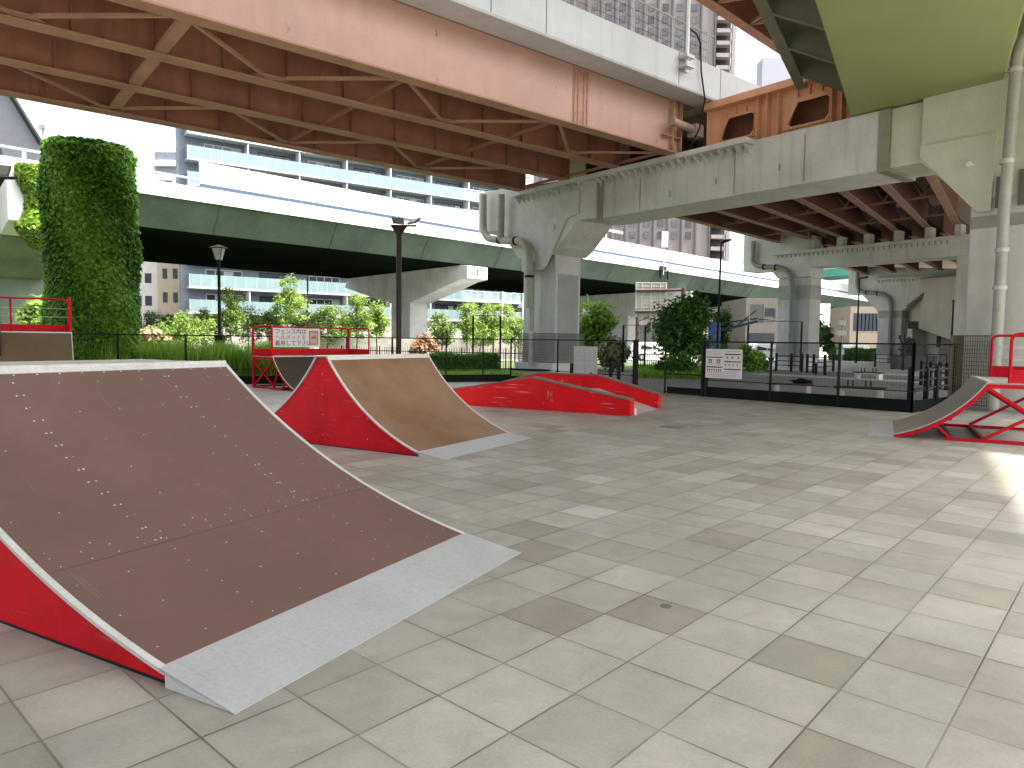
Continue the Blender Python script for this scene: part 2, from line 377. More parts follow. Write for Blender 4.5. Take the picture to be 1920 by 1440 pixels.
def link_mesh(name, me, m, parent=None):
    me.materials.append(m); o = bpy.data.objects.new(name, me); C.objects.link(o)
    if parent: o.parent = parent
    return o
def crown(n, cen, R, nclump, csize, leaf, flat=0.8, hollow=0.5):
    cen = np.array(cen); R = np.array(R)
    d = rng.normal(size=(nclump, 3)); d /= np.linalg.norm(d, axis=1)[:, None]
    rr = hollow + (1-hollow)*rng.random(nclump)**0.6
    cc = cen + d*rr[:, None]*R
    cs = csize*(0.6+0.8*rng.random(nclump)); ch = rng.random(nclump)
    idx = rng.integers(0, nclump, n)
    off = rng.normal(size=(n, 3))*0.5; off[:, 2] *= flat
    P = cc[idx] + off*cs[idx][:, None]
    N = off + rng.normal(size=(n, 3))*0.7 + np.array([0, 0, 0.8])
    sh = np.clip(0.2+0.6*ch[idx] + rng.normal(size=n)*0.15, 0, 1)
    return P, N, leaf*(0.6+0.8*rng.random(n)), sh
L_IVY = leaf_mat('ivy_leaves', (0.03, 0.11, 0.008), (0.09, 0.27, 0.018), (0.22, 0.45, 0.04), 0.35)
L_TREE = leaf_mat('tree_leaves', (0.02, 0.06, 0.012), (0.06, 0.16, 0.02), (0.13, 0.28, 0.04), 0.4)
L_YOUNG = leaf_mat('young_tree_leaves', (0.10, 0.17, 0.025), (0.18, 0.29, 0.05), (0.32, 0.42, 0.11), 0.45)
L_OLIVE = leaf_mat('olive_young_leaves', (0.06, 0.11, 0.02), (0.13, 0.21, 0.04), (0.26, 0.34, 0.10), 0.4)
L_BRONZE = leaf_mat('bronze_shrub_leaves', (0.16, 0.075, 0.045), (0.30, 0.16, 0.09), (0.42, 0.30, 0.16), 0.3)
L_GRASS = leaf_mat('grass_blades', (0.10, 0.22, 0.018), (0.20, 0.38, 0.04), (0.34, 0.52, 0.09), 0.5)
BARK = mat('bark', (0.13, 0.105, 0.08), 0.9, var=0.2, scale=8, bump=0.3)

# ------------------------------------------------------------------ frames
YU = rad(50.6)
Uv = Vector((math.sin(YU), math.cos(YU), 0)); Wv = Vector((math.cos(YU), -math.sin(YU), 0)); O1 = Vector((1.6, 30, 0))
def F(u, w, z): return O1 + Uv*u + Wv*w + Vector((0, 0, z))
def fbox(mb, u0, u1, w0, w1, z0, z1):
    return mb.hexa([F(u0, w0, z0), F(u1, w0, z0), F(u1, w1, z0), F(u0, w1, z0), F(u0, w0, z1), F(u1, w0, z1), F(u1, w1, z1), F(u0, w1, z1)])

# ================================================================== GROUND
g = MB(); g.add([(-900, -60, -0.03), (900, -60, -0.03), (900, 1500, -0.03), (-900, 1500, -0.03)], [(0, 1, 2, 3)])
struct('ground', g, mat('park_soil', (0.17, 0.17, 0.14), 0.9, var=0.2, scale=0.3))
FC = Vector((-0.06, 27.2, 0))           # corner of the fence by the pier
FR = Vector((9.45, 16.6, 0))            # near corner of the fence (right)
FB = FR + Uv*14
fd = Vector((-math.sin(rad(69)), -math.cos(rad(69)), 0))   # fence going left
FL = FC + fd*26
plz = MB(); plz.add([(-60, -25, 0), (40, -25, 0), (40, 8, 0), FB.x and (FR.x+Uv.x*30, FR.y+Uv.y*30, 0), FR, FC, FL, (-60, FL.y-2, 0)], [tuple(range(8))])
struct('plaza_paving', plz, pavers('concrete_pavers'))
asp = MB()
asp.add([FC+Vector((0, 0, -0.004)), FR+Vector((0, 0, -0.004)), FR+Uv*30+Vector((0, 0, -0.004)), F(14, -1.0, -0.004), F(1, -4.0, -0.004)], [(0, 1, 2, 3, 4)])
struct('asphalt_yard', asp, mat('asphalt', (0.145, 0.145, 0.13), 0.85, var=0.14, scale=0.8, fine=0.12, bump=0.2))
lawn = MB(); lawn.add([FL+Vector((0, 0, -0.008)), FC+Vector((0, 0, -0.008)), F(1, -4, -0.008), F(14, -1, -0.008), (34, 52, -0.008), (30, 58, -0.008), (-10, 52, -0.008), (-60, 45, -0.008)], [tuple(range(8))])
struct('lawn', lawn, mat('lawn_soil', (0.07, 0.10, 0.03), 0.95, var=0.3, scale=2))
road = MB(); road.add([(-80, 56, 0.0), (-10, 60, 0.0), (45, 64, 0.0), (120, 90, 0.0), (120, 110, 0.0), (45, 76, 0.0), (-10, 70, 0.0), (-80, 64, 0.0)], [tuple(range(8))])
struct('road', road, mat('far_asphalt', (0.22, 0.22, 0.21), 0.85, var=0.1))
foot = MB(); foot.add([F(12, 2, 0.0), F(13.6, 2, 0.0), F(13.6, 16, 0.0), F(12, 16, 0.0)], [(0, 1, 2, 3)])
foot.add([F(19, -6, 0.003), F(60, -12, 0.003), F(60, 16, 0.003), F(19, 16, 0.003)], [(0, 1, 2, 3)])
struct('footpath', foot, mat('pale_path', (0.36, 0.35, 0.32), 0.85, var=0.08))

# ================================================================== VIADUCT OVERHEAD (near span)
GW = [6.4, 3.77, 1.0, -1.75]
spanA = thing('steel_girder_viaduct_span', 'long salmon and brown steel girder span with grey parapet crossing the top left overhead', 'viaduct span', F(-20, 2, 0))
U0, U1 = -48, 0.0
for k, w in enumerate(GW):
    mb = MB(); fbox(mb, U0, U1, w-0.012, w+0.012, 8.14, 9.9)
    for i in range(30):
        u = -1.6*i-0.15
        side = -0.01 if k == 0 else 0.0
        if k == 0: fbox(mb, u-0.01, u+0.01, w-0.16, w-0.012, 8.14, 9.9)
        else: fbox(mb, u-0.01, u+0.01, w+0.012, w+0.13, 8.14, 9.9)
    gd = part(spanA, 'girder', mb, PINK() if k == 0 else SALMON_SHADE(), label='salmon pink fascia girder' if k == 0 else None)
    fl = MB(); fbox(fl, U0, U1+0.05, w-0.22, w+0.22, 8.095, 8.14)
    # splice plates
    for u in (-9.6, -21.5, -33): fbox(fl, u-0.5, u+0.5, w-0.2, w+0.2, 8.08, 8.095)
    part(spanA, 'flange', fl, FLANGE(), sub=gd)
    if k == 0:
        bo = MB()
        for u in (-5.05, -4.9, -4.65, -4.5):
            for i in range(26): 
                c = F(u, w+0.03, 8.24+i*0.062); bo.box(c, 0.045, 0.03, 0.03, math.pi/2-YU)
        fbox(bo, -5.12, -4.43, w+0.012, w+0.022, 8.18, 9.87)
        part(spanA, 'bolted_splice', bo, mat('splice_paint', (0.42, 0.22, 0.15), 0.6, var=0.15, scale=5, streak=0.4, streak_col=(0.2, 0.08, 0.05)), sub=gd)
        en = MB()
        fbox(en, -0.03, 0.0, w-0.2, w+0.2, 8.14, 9.9); fbox(en, -0.5, -0.46, w+0.012, w+0.2, 8.14, 9.9); fbox(en, -0.95, 0.0, w+0.012, w+0.18, 8.62, 8.65)
        part(spanA, 'end_stiffener', en, mat('rusty_end_paint', (0.45, 0.27, 0.15), 0.7, var=0.2, scale=3, streak=0.6, streak_col=(0.28, 0.12, 0.04)), sub=gd)
br = 0
for i in range(8):
    u = 0 - 5.4*i + 0.2 if i else -0.6
    u = -5.2*i - 0.4
    cf = MB()
    for a, b in ((6.4, 3.77), (3.77, 1.0), (1.0, -1.75)):
        cf.bar(F(u, a-0.2, 8.2), F(u, b+0.2, 8.2), 0.28 if i == 3 else 0.08, 0.09)
        cf.bar(F(u, a-0.02, 9.6), F(u, b+0.02, 9.6), 0.08, 0.08)
    parts(spanA, 'cross_frame', cf, FLANGE() if i == 3 else SALMON_SHADE())
lb = MB()
for (wa, wb, off) in ((6.4, 3.77, 0.0), (1.0, -1.75, 2.7)):
    for i in range(9):
        u = -0.2-off-5.3*i
        lb.bar(F(u, wa-0.15, 8.19), F(u-2.65, wb+0.15, 8.19), 0.09, 0.07); lb.bar(F(u-2.65, wb+0.15, 8.19), F(u-5.3, wa-0.15, 8.19), 0.09, 0.07)
        lb.add([F(u-2.0, wb+0.02, 8.17), F(u-3.3, wb+0.02, 8.17), F(u-2.9, wb+0.5, 8.17), F(u-2.4, wb+0.5, 8.17)], [(0, 1, 2, 3)])
parts(spanA, 'lateral_brace', lb, FLANGE())
dk = MB(); fbox(dk, U0, 0.9, -3.2, 7.2, 9.902, 10.2)
part(spanA, 'deck_slab', dk, mat('deck_soffit', (0.27, 0.20, 0.15), 0.8, var=0.15))
pr = MB()
poly = [(7.2, 9.9), (7.39, 9.9), (7.39, 11.0), (7.3, 11.02), (7.14, 11.0), (7.14, 10.1), (6.43, 10.1), (6.43, 9.9)]
pr.prism([(7.37, 9.895), (7.40, 9.95), (7.40, 11.0), (7.16, 11.0), (7.16, 10.25), (7.203, 10.2), (7.203, 9.9), (6.5, 9.895)], lambda a, b, t: F(t, a, b), U0, 0.98)
prp = part(spanA, 'parapet', pr, mat('parapet_paint', (0.50, 0.51, 0.50), 0.6, var=0.08, scale=0.4, streak=0.35, streak_col=(0.28, 0.27, 0.22)))
pj = MB()
for u in (-14.1, -9.0, -7.1, -1.3): fbox(pj, u-0.012, u+0.012, 7.398, 7.406, 9.97, 10.99)
part(spanA, 'joint', pj, mat('joint_dark', (0.12, 0.10, 0.08), 0.8), sub=prp)
pf = MB()
for i in range(22):
    u = 0.4-1.9*i; pf.bar(F(u, 7.28, 11.0), F(u, 7.28, 12.05), 0.07, 0.07)
pf.tube([F(U0, 7.28, 12.05), F(0.7, 7.28, 12.05)], 0.03, 6)
part(spanA, 'railing', pf, mat('railing_paint', (0.38, 0.39, 0.37), 0.5))
wm = MB()
for i in range(260):
    u = 0.4-0.12*i; wm.bar(F(u, 7.28, 11.0), F(u, 7.28, 12.02), 0.006, 0.006)
for z in (11.25, 11.5, 11.75): wm.bar(F(0.4, 7.28, z), F(-31, 7.28, z), 0.008, 0.008)
part(spanA, 'wire_mesh', wm, BLACK())
# far parapet strip of the same span
pr = MB(); fbox(pr, U0, 0.9, -3.45, -3.2, 9.85, 11.0)
part(spanA, 'rear_parapet', pr, mat('parapet_paint2', (0.40, 0.40, 0.39), 0.7))

# conduit pole with clamp on parapet, cable
cp = thing('parapet_lamp_pole', 'slim white pole clamped to the outside of the grey parapet at the span end', 'pole', F(-1.15, 7.6, 9.9))
mb = MB(); mb.tube([F(-1.15, 7.6, 10.3), F(-1.15, 7.6, 16.5)], 0.06, 12); part(cp, 'pole', mb, WHITE())
for z in (10.5, 10.8):
    mb = MB(); fbox(mb, -1.35, -0.95, 7.41, 7.75, z-0.05, z+0.05); mb.tube([F(-1.15, 7.6, z-0.09), F(-1.15, 7.6, z+0.09)], 0.11, 12); part(cp, 'clamp', mb, STEEL())
mb = MB(); mb.tube([F(0.05, 6.9, 8.2), F(0.1, 7.25, 8.9), F(0.0, 7.5, 9.75), F(-0.25, 7.5, 10.6), F(-0.3, 7.48, 11.5), F(-0.5, 7.46, 11.75), F(-0.95, 7.5, 11.8)], 0.028, 6)
solo('power_cable', mb, BLACK(), 'dark cable hanging down the parapet end beside the pipe stub', 'cable', loc=F(0.05, 6.9, 8.2))
mb = MB(); mb.tube([F(-0.75, 6.75, 9.05), F(0.35, 6.75, 9.0)], 0.13, 16); mb.tube([F(-0.8, 6.75, 9.05), F(-0.74, 6.75, 9.05)], 0.15, 16)
fbox(mb, 0.3, 0.75, 6.6, 6.95, 8.75, 9.15)
solo('drain_pipe_stub', mb, mat('stub_paint', (0.36, 0.27, 0.20), 0.6), 'short horizontal drain pipe stub at the end of the salmon girder', 'pipe', loc=F(-0.2, 6.75, 9.0))

# ---- orange end diaphragm of next span
dia = thing('end_diaphragm', 'orange steel end cross girder with two dark hatch openings sitting on the grey beam', 'steel girder', F(1.0, 9, 8.1))
mb = MB(); hz0, hz1 = 8.1, 9.85
holes = [(7.45, 8.8, 8.5, 9.28), (9.95, 11.35, 8.42, 9.2)]
def plate_with_holes(mb, w0, w1, z0, z1, holes, u, th=0.02):
    ws = w0
    for a, b, c, d in holes:
        fbox(mb, u, u+th, ws, a, z0, z1); fbox(mb, u, u+th, a, b, z0, c); fbox(mb, u, u+th, a, b, d, z1)
        # slanted corners
        s_ = 0.32
        for tri in ([(a, c), (a, d), (a+s_, d)], [(a, c), (a+0.12, c), (a, c+0.14)], [(b, c), (b, c+0.16), (b-0.14, c)], [(b, d), (b-0.1, d), (b, d-0.1)]):
            mb.prism(tri, lambda p, q, t: F(t, p, q), u+0.001, u+th-0.001)
        ws = b
    fbox(mb, u, u+th, ws, w1, z0, z1)
plate_with_holes(mb, 6.9, 13.4, hz0, hz1, holes, 1.0)
part(dia, 'web_plate', mb, ORANGE())
mb = MB(); fbox(mb, 1.9, 1.93, 6.9, 13.4, 8.12, 9.7); part(dia, 'hatch_backing', mb, SALMON_SHADE())  # unseen plate added behind the hatches so the openings look dark
mb = MB(); fbox(mb, 0.62, 1.0, 6.95, 13.4, 9.62, 9.85); part(dia, 'top_flange', mb, ORANGE())
mb = MB()
for w in (7.1, 9.0, 9.35, 9.75, 11.5, 11.8, 12.6): fbox(mb, 0.72, 1.0, w-0.012, w+0.012, 8.12, 9.62)
for w in (7.75, 8.1, 8.5, 10.3, 10.7, 11.1):
    fbox(mb, 0.9, 1.0, w-0.01, w+0.01, 8.12, 8.42); fbox(mb, 0.9, 1.0, w-0.01, w+0.01, 9.32, 9.62)
for a, b, c, d in holes: fbox(mb, 0.9, 1.0, a-0.1, b+0.1, c-0.05, c-0.03)
part(dia, 'stiffeners', mb, ORANGE())
mb = MB()
for a, b, c, d in holes:
    s_ = 0.32; P = [(a, c+0.14), (a+s_, d), (b-0.1, d), (b, d-0.1), (b, c+0.16), (b-0.14, c), (a+0.12, c)]
    for i in range(len(P)):
        p, q = P[i], P[(i+1) % len(P)]; mb.bar(F(0.97, *p), F(0.97, *q), 0.05, 0.07)
parts(dia, 'hatch_rim', mb, ORANGE())

# ---- next span (dark girders behind the beam)
DRUST = mat('darkened_red_brown_paint', (0.10, 0.042, 0.028), 0.8, var=0.12, scale=0.8, spec=0.15, streak=0.3, streak_col=(0.06, 0.03, 0.02))  # girder paint darkened to carry the shade under the far span
DFLANGE = mat('darkened_flange_paint', (0.27, 0.165, 0.115), 0.75, var=0.12, spec=0.2)  # flange paint darkened for the same under-deck shade
spanB = thing('far_girder_span', 'dark red-brown girder span beyond the grey crossbeam with pale bottom flanges', 'viaduct span', F(12, 5, 0))
NB = [-1.12, 1.28, 3.37, 5.51, 7.59, 9.33, 11.1]; FBw = [-2.52, -0.41, 1.35, 2.96, 4.64, 6.28, 7.76]
def wat(k, u): return NB[k] + (FBw[k]-NB[k])*(u-9.3)/(22-9.3)
for k in range(7):
    mb = MB(); ua, ub = 2.3, 22.4
    a, b = wat(k, ua), wat(k, ub)
    mb.hexa([F(ua, a-0.012, 8.14), F(ub, b-0.012, 8.14), F(ub, b+0.012, 8.14), F(ua, a+0.012, 8.14), F(ua, a-0.012, 9.7), F(ub, b-0.012, 9.7), F(ub, b+0.012, 9.7), F(ua, a+0.012, 9.7)])
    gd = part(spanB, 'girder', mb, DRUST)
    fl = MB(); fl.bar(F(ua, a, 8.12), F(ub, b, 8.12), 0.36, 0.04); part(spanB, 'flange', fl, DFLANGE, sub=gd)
for i in range(4):
    u = 4+5.2*i; cf = MB()
    for k in range(6):
        a, b = wat(k, u), wat(k+1, u)
        cf.bar(F(u, a+0.1, 8.25), F(u, b-0.1, 8.25), 0.09, 0.09); cf.bar(F(u, a+0.1, 9.5), F(u, (a+b)/2, 8.3), 0.07, 0.07); cf.bar(F(u, b-0.1, 9.5), F(u, (a+b)/2, 8.3), 0.07, 0.07)
    part(spanB, 'cross_frame', cf, DFLANGE)
mb = MB(); mb.hexa([F(1.0, -4.4, 9.702), F(22.4, -5.0, 9.702), F(22.4, 20, 9.702), F(1.0, 22, 9.702), F(1.0, -4.4, 10.0), F(22.4, -5.0, 10.0), F(22.4, 20, 10.0), F(1.0, 22, 10.0)])  # deck widened past its girders, out of view, to shade the yard
part(spanB, 'deck_slab', mb, mat('deck_soffit', (0.27, 0.20, 0.15)))
mb = MB(); fbox(mb, -4.5, 0.9, 18.2, 24, 9.3, 9.6); part(spanB, 'deck_slab', mb, MATS['deck_soffit'])  # unseen slab added at the right to block a strip of sun
mb = MB(); fbox(mb, 1.02, 22.4, 7.17, 7.4, 10.003, 11.0); part(spanB, 'parapet', mb, MATS['parapet_paint'])
spanC = thing('farthest_girder_span', 'farthest dark girder span between the second and third crossbeams', 'viaduct span', F(32, 1, 0))
for k in range(6):
    mb = MB(); ua, ub = 23.6, 42.0; a, b = FBw[k]+0.3, FBw[k]-3.2+0.12*k
    mb.hexa([F(ua, a-0.012, 7.9), F(ub, b-0.012, 7.6), F(ub, b+0.012, 7.6), F(ua, a+0.012, 7.9), F(ua, a-0.012, 9.4), F(ub, b-0.012, 9.1), F(ub, b+0.012, 9.1), F(ua, a+0.012, 9.4)])
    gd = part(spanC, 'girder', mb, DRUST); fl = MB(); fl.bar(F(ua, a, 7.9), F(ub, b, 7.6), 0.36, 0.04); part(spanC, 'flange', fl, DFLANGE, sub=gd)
mb = MB(); mb.hexa([F(22.3, -5, 9.42), F(60, -14, 8.9), F(60, 16, 8.9), F(22.6, 20, 9.42), F(22.6, -5, 9.8), F(60, -14, 9.3), F(60, 16, 9.3), F(22.6, 20, 9.8)])  # widened out of view as well, for shade below
part(spanC, 'deck_slab', mb, MATS['deck_soffit'])

# ================================================================== PIERS
def pier(root, u0, wl, wr, stub, z0, z1, depth, wend, extra_bottom=0.0, stemtop=5.2, base=True, colr=None):
    """portal head: column at w in [wl,wr], beam from stub to wend, face at u0"""
    mb = MB(); fbox(mb, u0+0.1, u0+0.1+depth-0.4, wl, wr, 0.55, stemtop)
    col = part(root, 'column', mb, CONC(), bev=0.04)
    if base:
        mb = MB(); fbox(mb, u0-0.1, u0+depth-0.1, wl-0.18, wr+0.18, -0.02, 0.55); part(root, 'footing', mb, CONC2(), bev=0.03)
    return col
p1 = thing('portal_pier', 'grey steel portal pier with curved drain pipes, standing in the middle of the view', 'bridge pier', F(0.9, -1.1, 0))
u0 = 0.2
mb = MB(); fbox(mb, 0.32, 1.85, -2.2, -0.1, 0.55, 5.3); part(p1, 'column', mb, CONC(), bev=0.05)
mb = MB(); fbox(mb, 0.05, 2.1, -2.42, 0.12, -0.02, 0.62); part(p1, 'footing', mb, CONC2(), bev=0.03)
mb = MB(); fbox(mb, 0.5, 1.7, -0.098, -0.085, 0.65, 4.45); parts(p1, 'coated_panel', mb, mat('dark_grey_coating', (0.33, 0.345, 0.33), 0.7, var=0.05))
mb = MB(); head = [(-5.25, 6.7), (-3.6, 6.6), (-2.25, 5.25), (-0.05, 5.25), (0.35, 5.5), (1.5, 6.5), (2.45, 6.42), (2.45, 8.08), (-5.25, 8.6)]
mb.prism(head, lambda a, b, t: F(t, a, b), 0.05, 2.15); part(p1, 'crosshead', mb, GREY(), bev=0.03)
mb = MB(); mb.prism([(-2.0, 5.25), (-2.0, 7.6), (1.6, 7.65), (1.6, 6.75), (0.9, 6.6), (-0.35, 4.75), (-0.6, 4.62), (-1.9, 4.62)], lambda a, b, t: F(t, a, b), -0.02, 0.048)
gp = part(p1, 'gusset_plate', mb, mat('gusset_paint', (0.56, 0.565, 0.52), 0.55, var=0.08), bev=0.01)
bolts = MB()
for i in range(22):
    for j in range(26):
        w = -1.85+3.3*i/21; z = 4.75+2.8*j/25
        if w < -0.3+(z-4.75)*0.62 and not (-0.2 < w < 0.3 and 6.0 < z < 6.7): bolts.box(F(-0.028, w, z), 0.035, 0.02, 0.035, math.pi/2-YU)
tag(part(p1, 'bolt_rows', bolts, GREY(), sub=gp), kind='stuff')
mb = MB(); mb.tube([F(-0.03, 0.05, 6.35), F(-0.06, 0.05, 6.35)], 0.17, 20); part(p1, 'port_cover', mb, STEEL())
mb = MB(); fbox(mb, 0.06, 0.12, -1.35, -0.75, 5.3, 6.15); parts(p1, 'grille', mb, BLACK())
beam = MB(); fbox(beam, 0.2, 2.1, 2.45, 13.15, 6.42, 8.08); part(p1, 'crossbeam', beam, GREY(), bev=0.02)
mb = MB(); fbox(mb, 0.27, 1.98, 13.45, 14.35, 6.46, 8.065); part(p1, 'beam_end_section', mb, mat('pale_olive_grey_paint', (0.52, 0.54, 0.43), 0.6, var=0.06), bev=0.01)
mb = MB(); fbox(mb, 0.17, 2.05, 13.15, 13.45, 6.38, 8.075); fbox(mb, 0.16, 0.2, 2.45, 2.75, 6.4, 7.9)
parts(p1, 'step_shade_band', mb, mat('dark_olive_grey_paint', (0.26, 0.26, 0.19), 0.6, var=0.1), bev=0.01)  # dark bands stand in for the shaded faces where the beam steps
led = MB(); fbox(led, -0.32, 0.198, -2.3, 9.3, 7.92, 8.09); ld = part(p1, 'bearing_ledge', led, GREY(), bev=0.01)
lb = MB()
for i in range(36):
    w = -2.2+i*0.325
    lb.add([F(0.05 if w < 2.45 else 0.2, w-0.012, 7.62), F(0.05 if w < 2.45 else 0.2, w-0.012, 7.92), F(-0.3, w-0.012, 7.92), F(0.05 if w < 2.45 else 0.2, w+0.012, 7.62), F(0.05 if w < 2.45 else 0.2, w+0.012, 7.92), F(-0.3, w+0.012, 7.92)], [(0, 1, 2), (3, 5, 4), (0, 2, 5, 3), (0, 3, 4, 1), (1, 4, 5, 2)])
parts(p1, 'bracket_rib', lb, GREY(), sub=ld)
mb = MB()
for w in (4.6, 8.6, 11.0): fbox(mb, 0.192, 0.2, w-0.02, w+0.02, 6.5, 7.9)
for w, z in ((6.0, 6.75), (7.9, 6.9), (10.2, 6.95)): fbox(mb, 0.17, 0.2, w-0.015, w+0.015, z, z+0.22)
parts(p1, 'seam', mb, mat('dark_olive_grey_paint', (0.26, 0.26, 0.19)))
# right column of portal
mb = MB(); fbox(mb, 0.2, 2.1, 15.5, 18.4, -0.02, 5.35); part(p1, 'column', mb, CONC2(), bev=0.05, label='broad pale right column of the portal')
mb = MB(); mb.prism([(14.28, 6.45), (15.5, 5.25), (18.5, 5.25), (18.5, 8.5), (14.28, 8.1)], lambda a, b, t: F(t, a, b), 0.12, 2.0); part(p1, 'crosshead', mb, mat('pale_olive_grey_paint', (0.52, 0.54, 0.43), 0.6, var=0.06), bev=0.03)
mb = MB(); mb.prism([(14.3, 6.86), (14.3, 6.55), (15.68, 4.95), (15.98, 4.95), (16.05, 6.85)], lambda a, b, t: F(t, a, b), 0.06, 0.118); part(p1, 'gusset_plate', mb, mat('pale_olive_grey_paint', (0.44, 0.45, 0.36)), bev=0.01)
mb = MB(); mb.tube([F(0.06, 15.5, 6.15), F(-0.06, 15.5, 6.15)], 0.07, 14); part(p1, 'port_cover', mb, WHITE())
mb = MB(); fbox(mb, 0.05, 0.118, 16.08, 16.3, 5.0, 5.75); fbox(mb, 0.05, 0.118, 16.55, 16.75, 5.0, 5.85); parts(p1, 'grille', mb, mat('grille_dark', (0.12, 0.12, 0.09), 0.7))
mb = MB(); fbox(mb, 0.19, 0.198, 15.52, 18.3, 4.55, 4.85); part(p1, 'paint_band', mb, mat('grey_band', (0.30, 0.30, 0.26), 0.7))

def pipe_with_collars(root, pts, r, collars, m=None):
    mb = MB(); mb.tube(pts, r, 16); pp = part(root, 'drain_pipe', mb, m or CREAM())
    for q, d in collars:
        cb = MB(); q = Vector(q); d = Vector(d); cb.tube([q-d*0.05, q+d*0.05], r*1.22, 16); part(root, 'pipe_collar', cb, BLACK() if r > 0.14 else STEEL(), sub=pp)
def arc(c, a, b, n=6):   # quadratic bend through corner c from a to b
    a, b, c = Vector(a), Vector(b), Vector(c)
    return [a*(1-t)**2 + c*2*t*(1-t) + b*t*t for t in [i/n for i in range(n+1)]]
# pipes on the middle pier
zp = 5.95
P = [F(-0.35, -4.35, 8.3)] + arc(F(-0.35, -4.35, 6.2), F(-0.35, -4.35, 7.0), F(-0.35, -3.4, 6.15)) + [F(-0.35, -2.4, 5.98)] + arc(F(-0.35, -1.1, 5.85), F(-0.35, -1.9, 5.95), F(-0.3, -1.1, 5.1)) + [F(-0.2, -1.12, 3.0)]
pipe_with_collars(p1, P, 0.16, [(F(-0.35, -3.1, 6.1), Wv), (F(-0.35, -1.95, 5.95), Wv), (F(-0.28, -1.1, 4.35), Vector((0, 0, 1)))])
P = [F(-0.38, -3.0, 8.1), F(-0.38, -3.0, 6.1)]
pipe_with_collars(p1, P, 0.17, [])
pipe_with_collars(p1, [F(-0.1, -1.12, 5.0), F(-0.1, -1.12, 0.5), ], 0.105, [(F(-0.1, -1.12, 3.1), Vector((0, 0, 1))), (F(-0.1, -1.12, 1.95), Vector((0, 0, 1)))])
mb = MB(); mb.tube([F(-0.2, -2.3, 0.28), F(0.1, 0.05, 0.32)], 0.05, 8); part(p1, 'ground_pipe', mb, BLACK())
# right pier pipe
P = arc(F(-0.35, 16.5, 9.1), F(-0.35, 17.3, 9.2), F(-0.35, 16.48, 8.3)) + [F(-0.35, 16.4, 5.0), F(-0.35, 16.4, 0.0)]
pipe_with_collars(p1, P, 0.125, [(F(-0.35, 16.47, 8.1), Vector((0, 0, 1))), (F(-0.35, 16.4, 6.0), Vector((0, 0, 1))), (F(-0.35, 16.4, 3.9), Vector((0, 0, 1))), (F(-0.35, 16.4, 3.0), Vector((0, 0, 1)))])
# mesh guards at column feet
def guard(root_name, label, u0, u1, w0, w1, z0, z1, m):
    t = thing(root_name, label, 'mesh guard', F((u0+u1)/2, (w0+w1)/2, z0))
    fr = MB()
    cs = [(u0, w0), (u0, w1), (u1, w1), (u1, w0)]
    wi = MB()
    for k in range(4):
        a, b = cs[k], cs[(k+1) % 4]
        for z in (z0, z1): fr.bar(F(*a, z), F(*b, z), 0.03, 0.03)
        fr.bar(F(*a, z0), F(*a, z1), 0.04, 0.04)
        L = math.hypot(a[0]-b[0], a[1]-b[1]); n = int(L/0.05)
        for i in range(1, n):
            s = i/n; q = (a[0]+(b[0]-a[0])*s, a[1]+(b[1]-a[1])*s); wi.bar(F(*q, z0), F(*q, z1), 0.012, 0.012)
        for i in range(1, int((z1-z0)/0.1)): 
            z = z0+i*0.1; wi.bar(F(*a, z), F(*b, z), 0.014, 0.014)
    part(t, 'frame', fr, m); part(t, 'mesh', wi, m); return t
DG = mat('guard_grey', (0.16, 0.17, 0.15), 0.6)
guard('mesh_guard', 'dark mesh guard wrapped round the foot of the middle pier', 0.2, 1.98, -2.34, 0.03, 0.66, 1.9, DG)
guard('mesh_guard', 'tall brownish mesh guard round the foot of the right pier', 0.0, 2.3, 15.3, 16.2, 0.1, 1.85, mat('guard_olive', (0.15, 0.13, 0.08), 0.7))

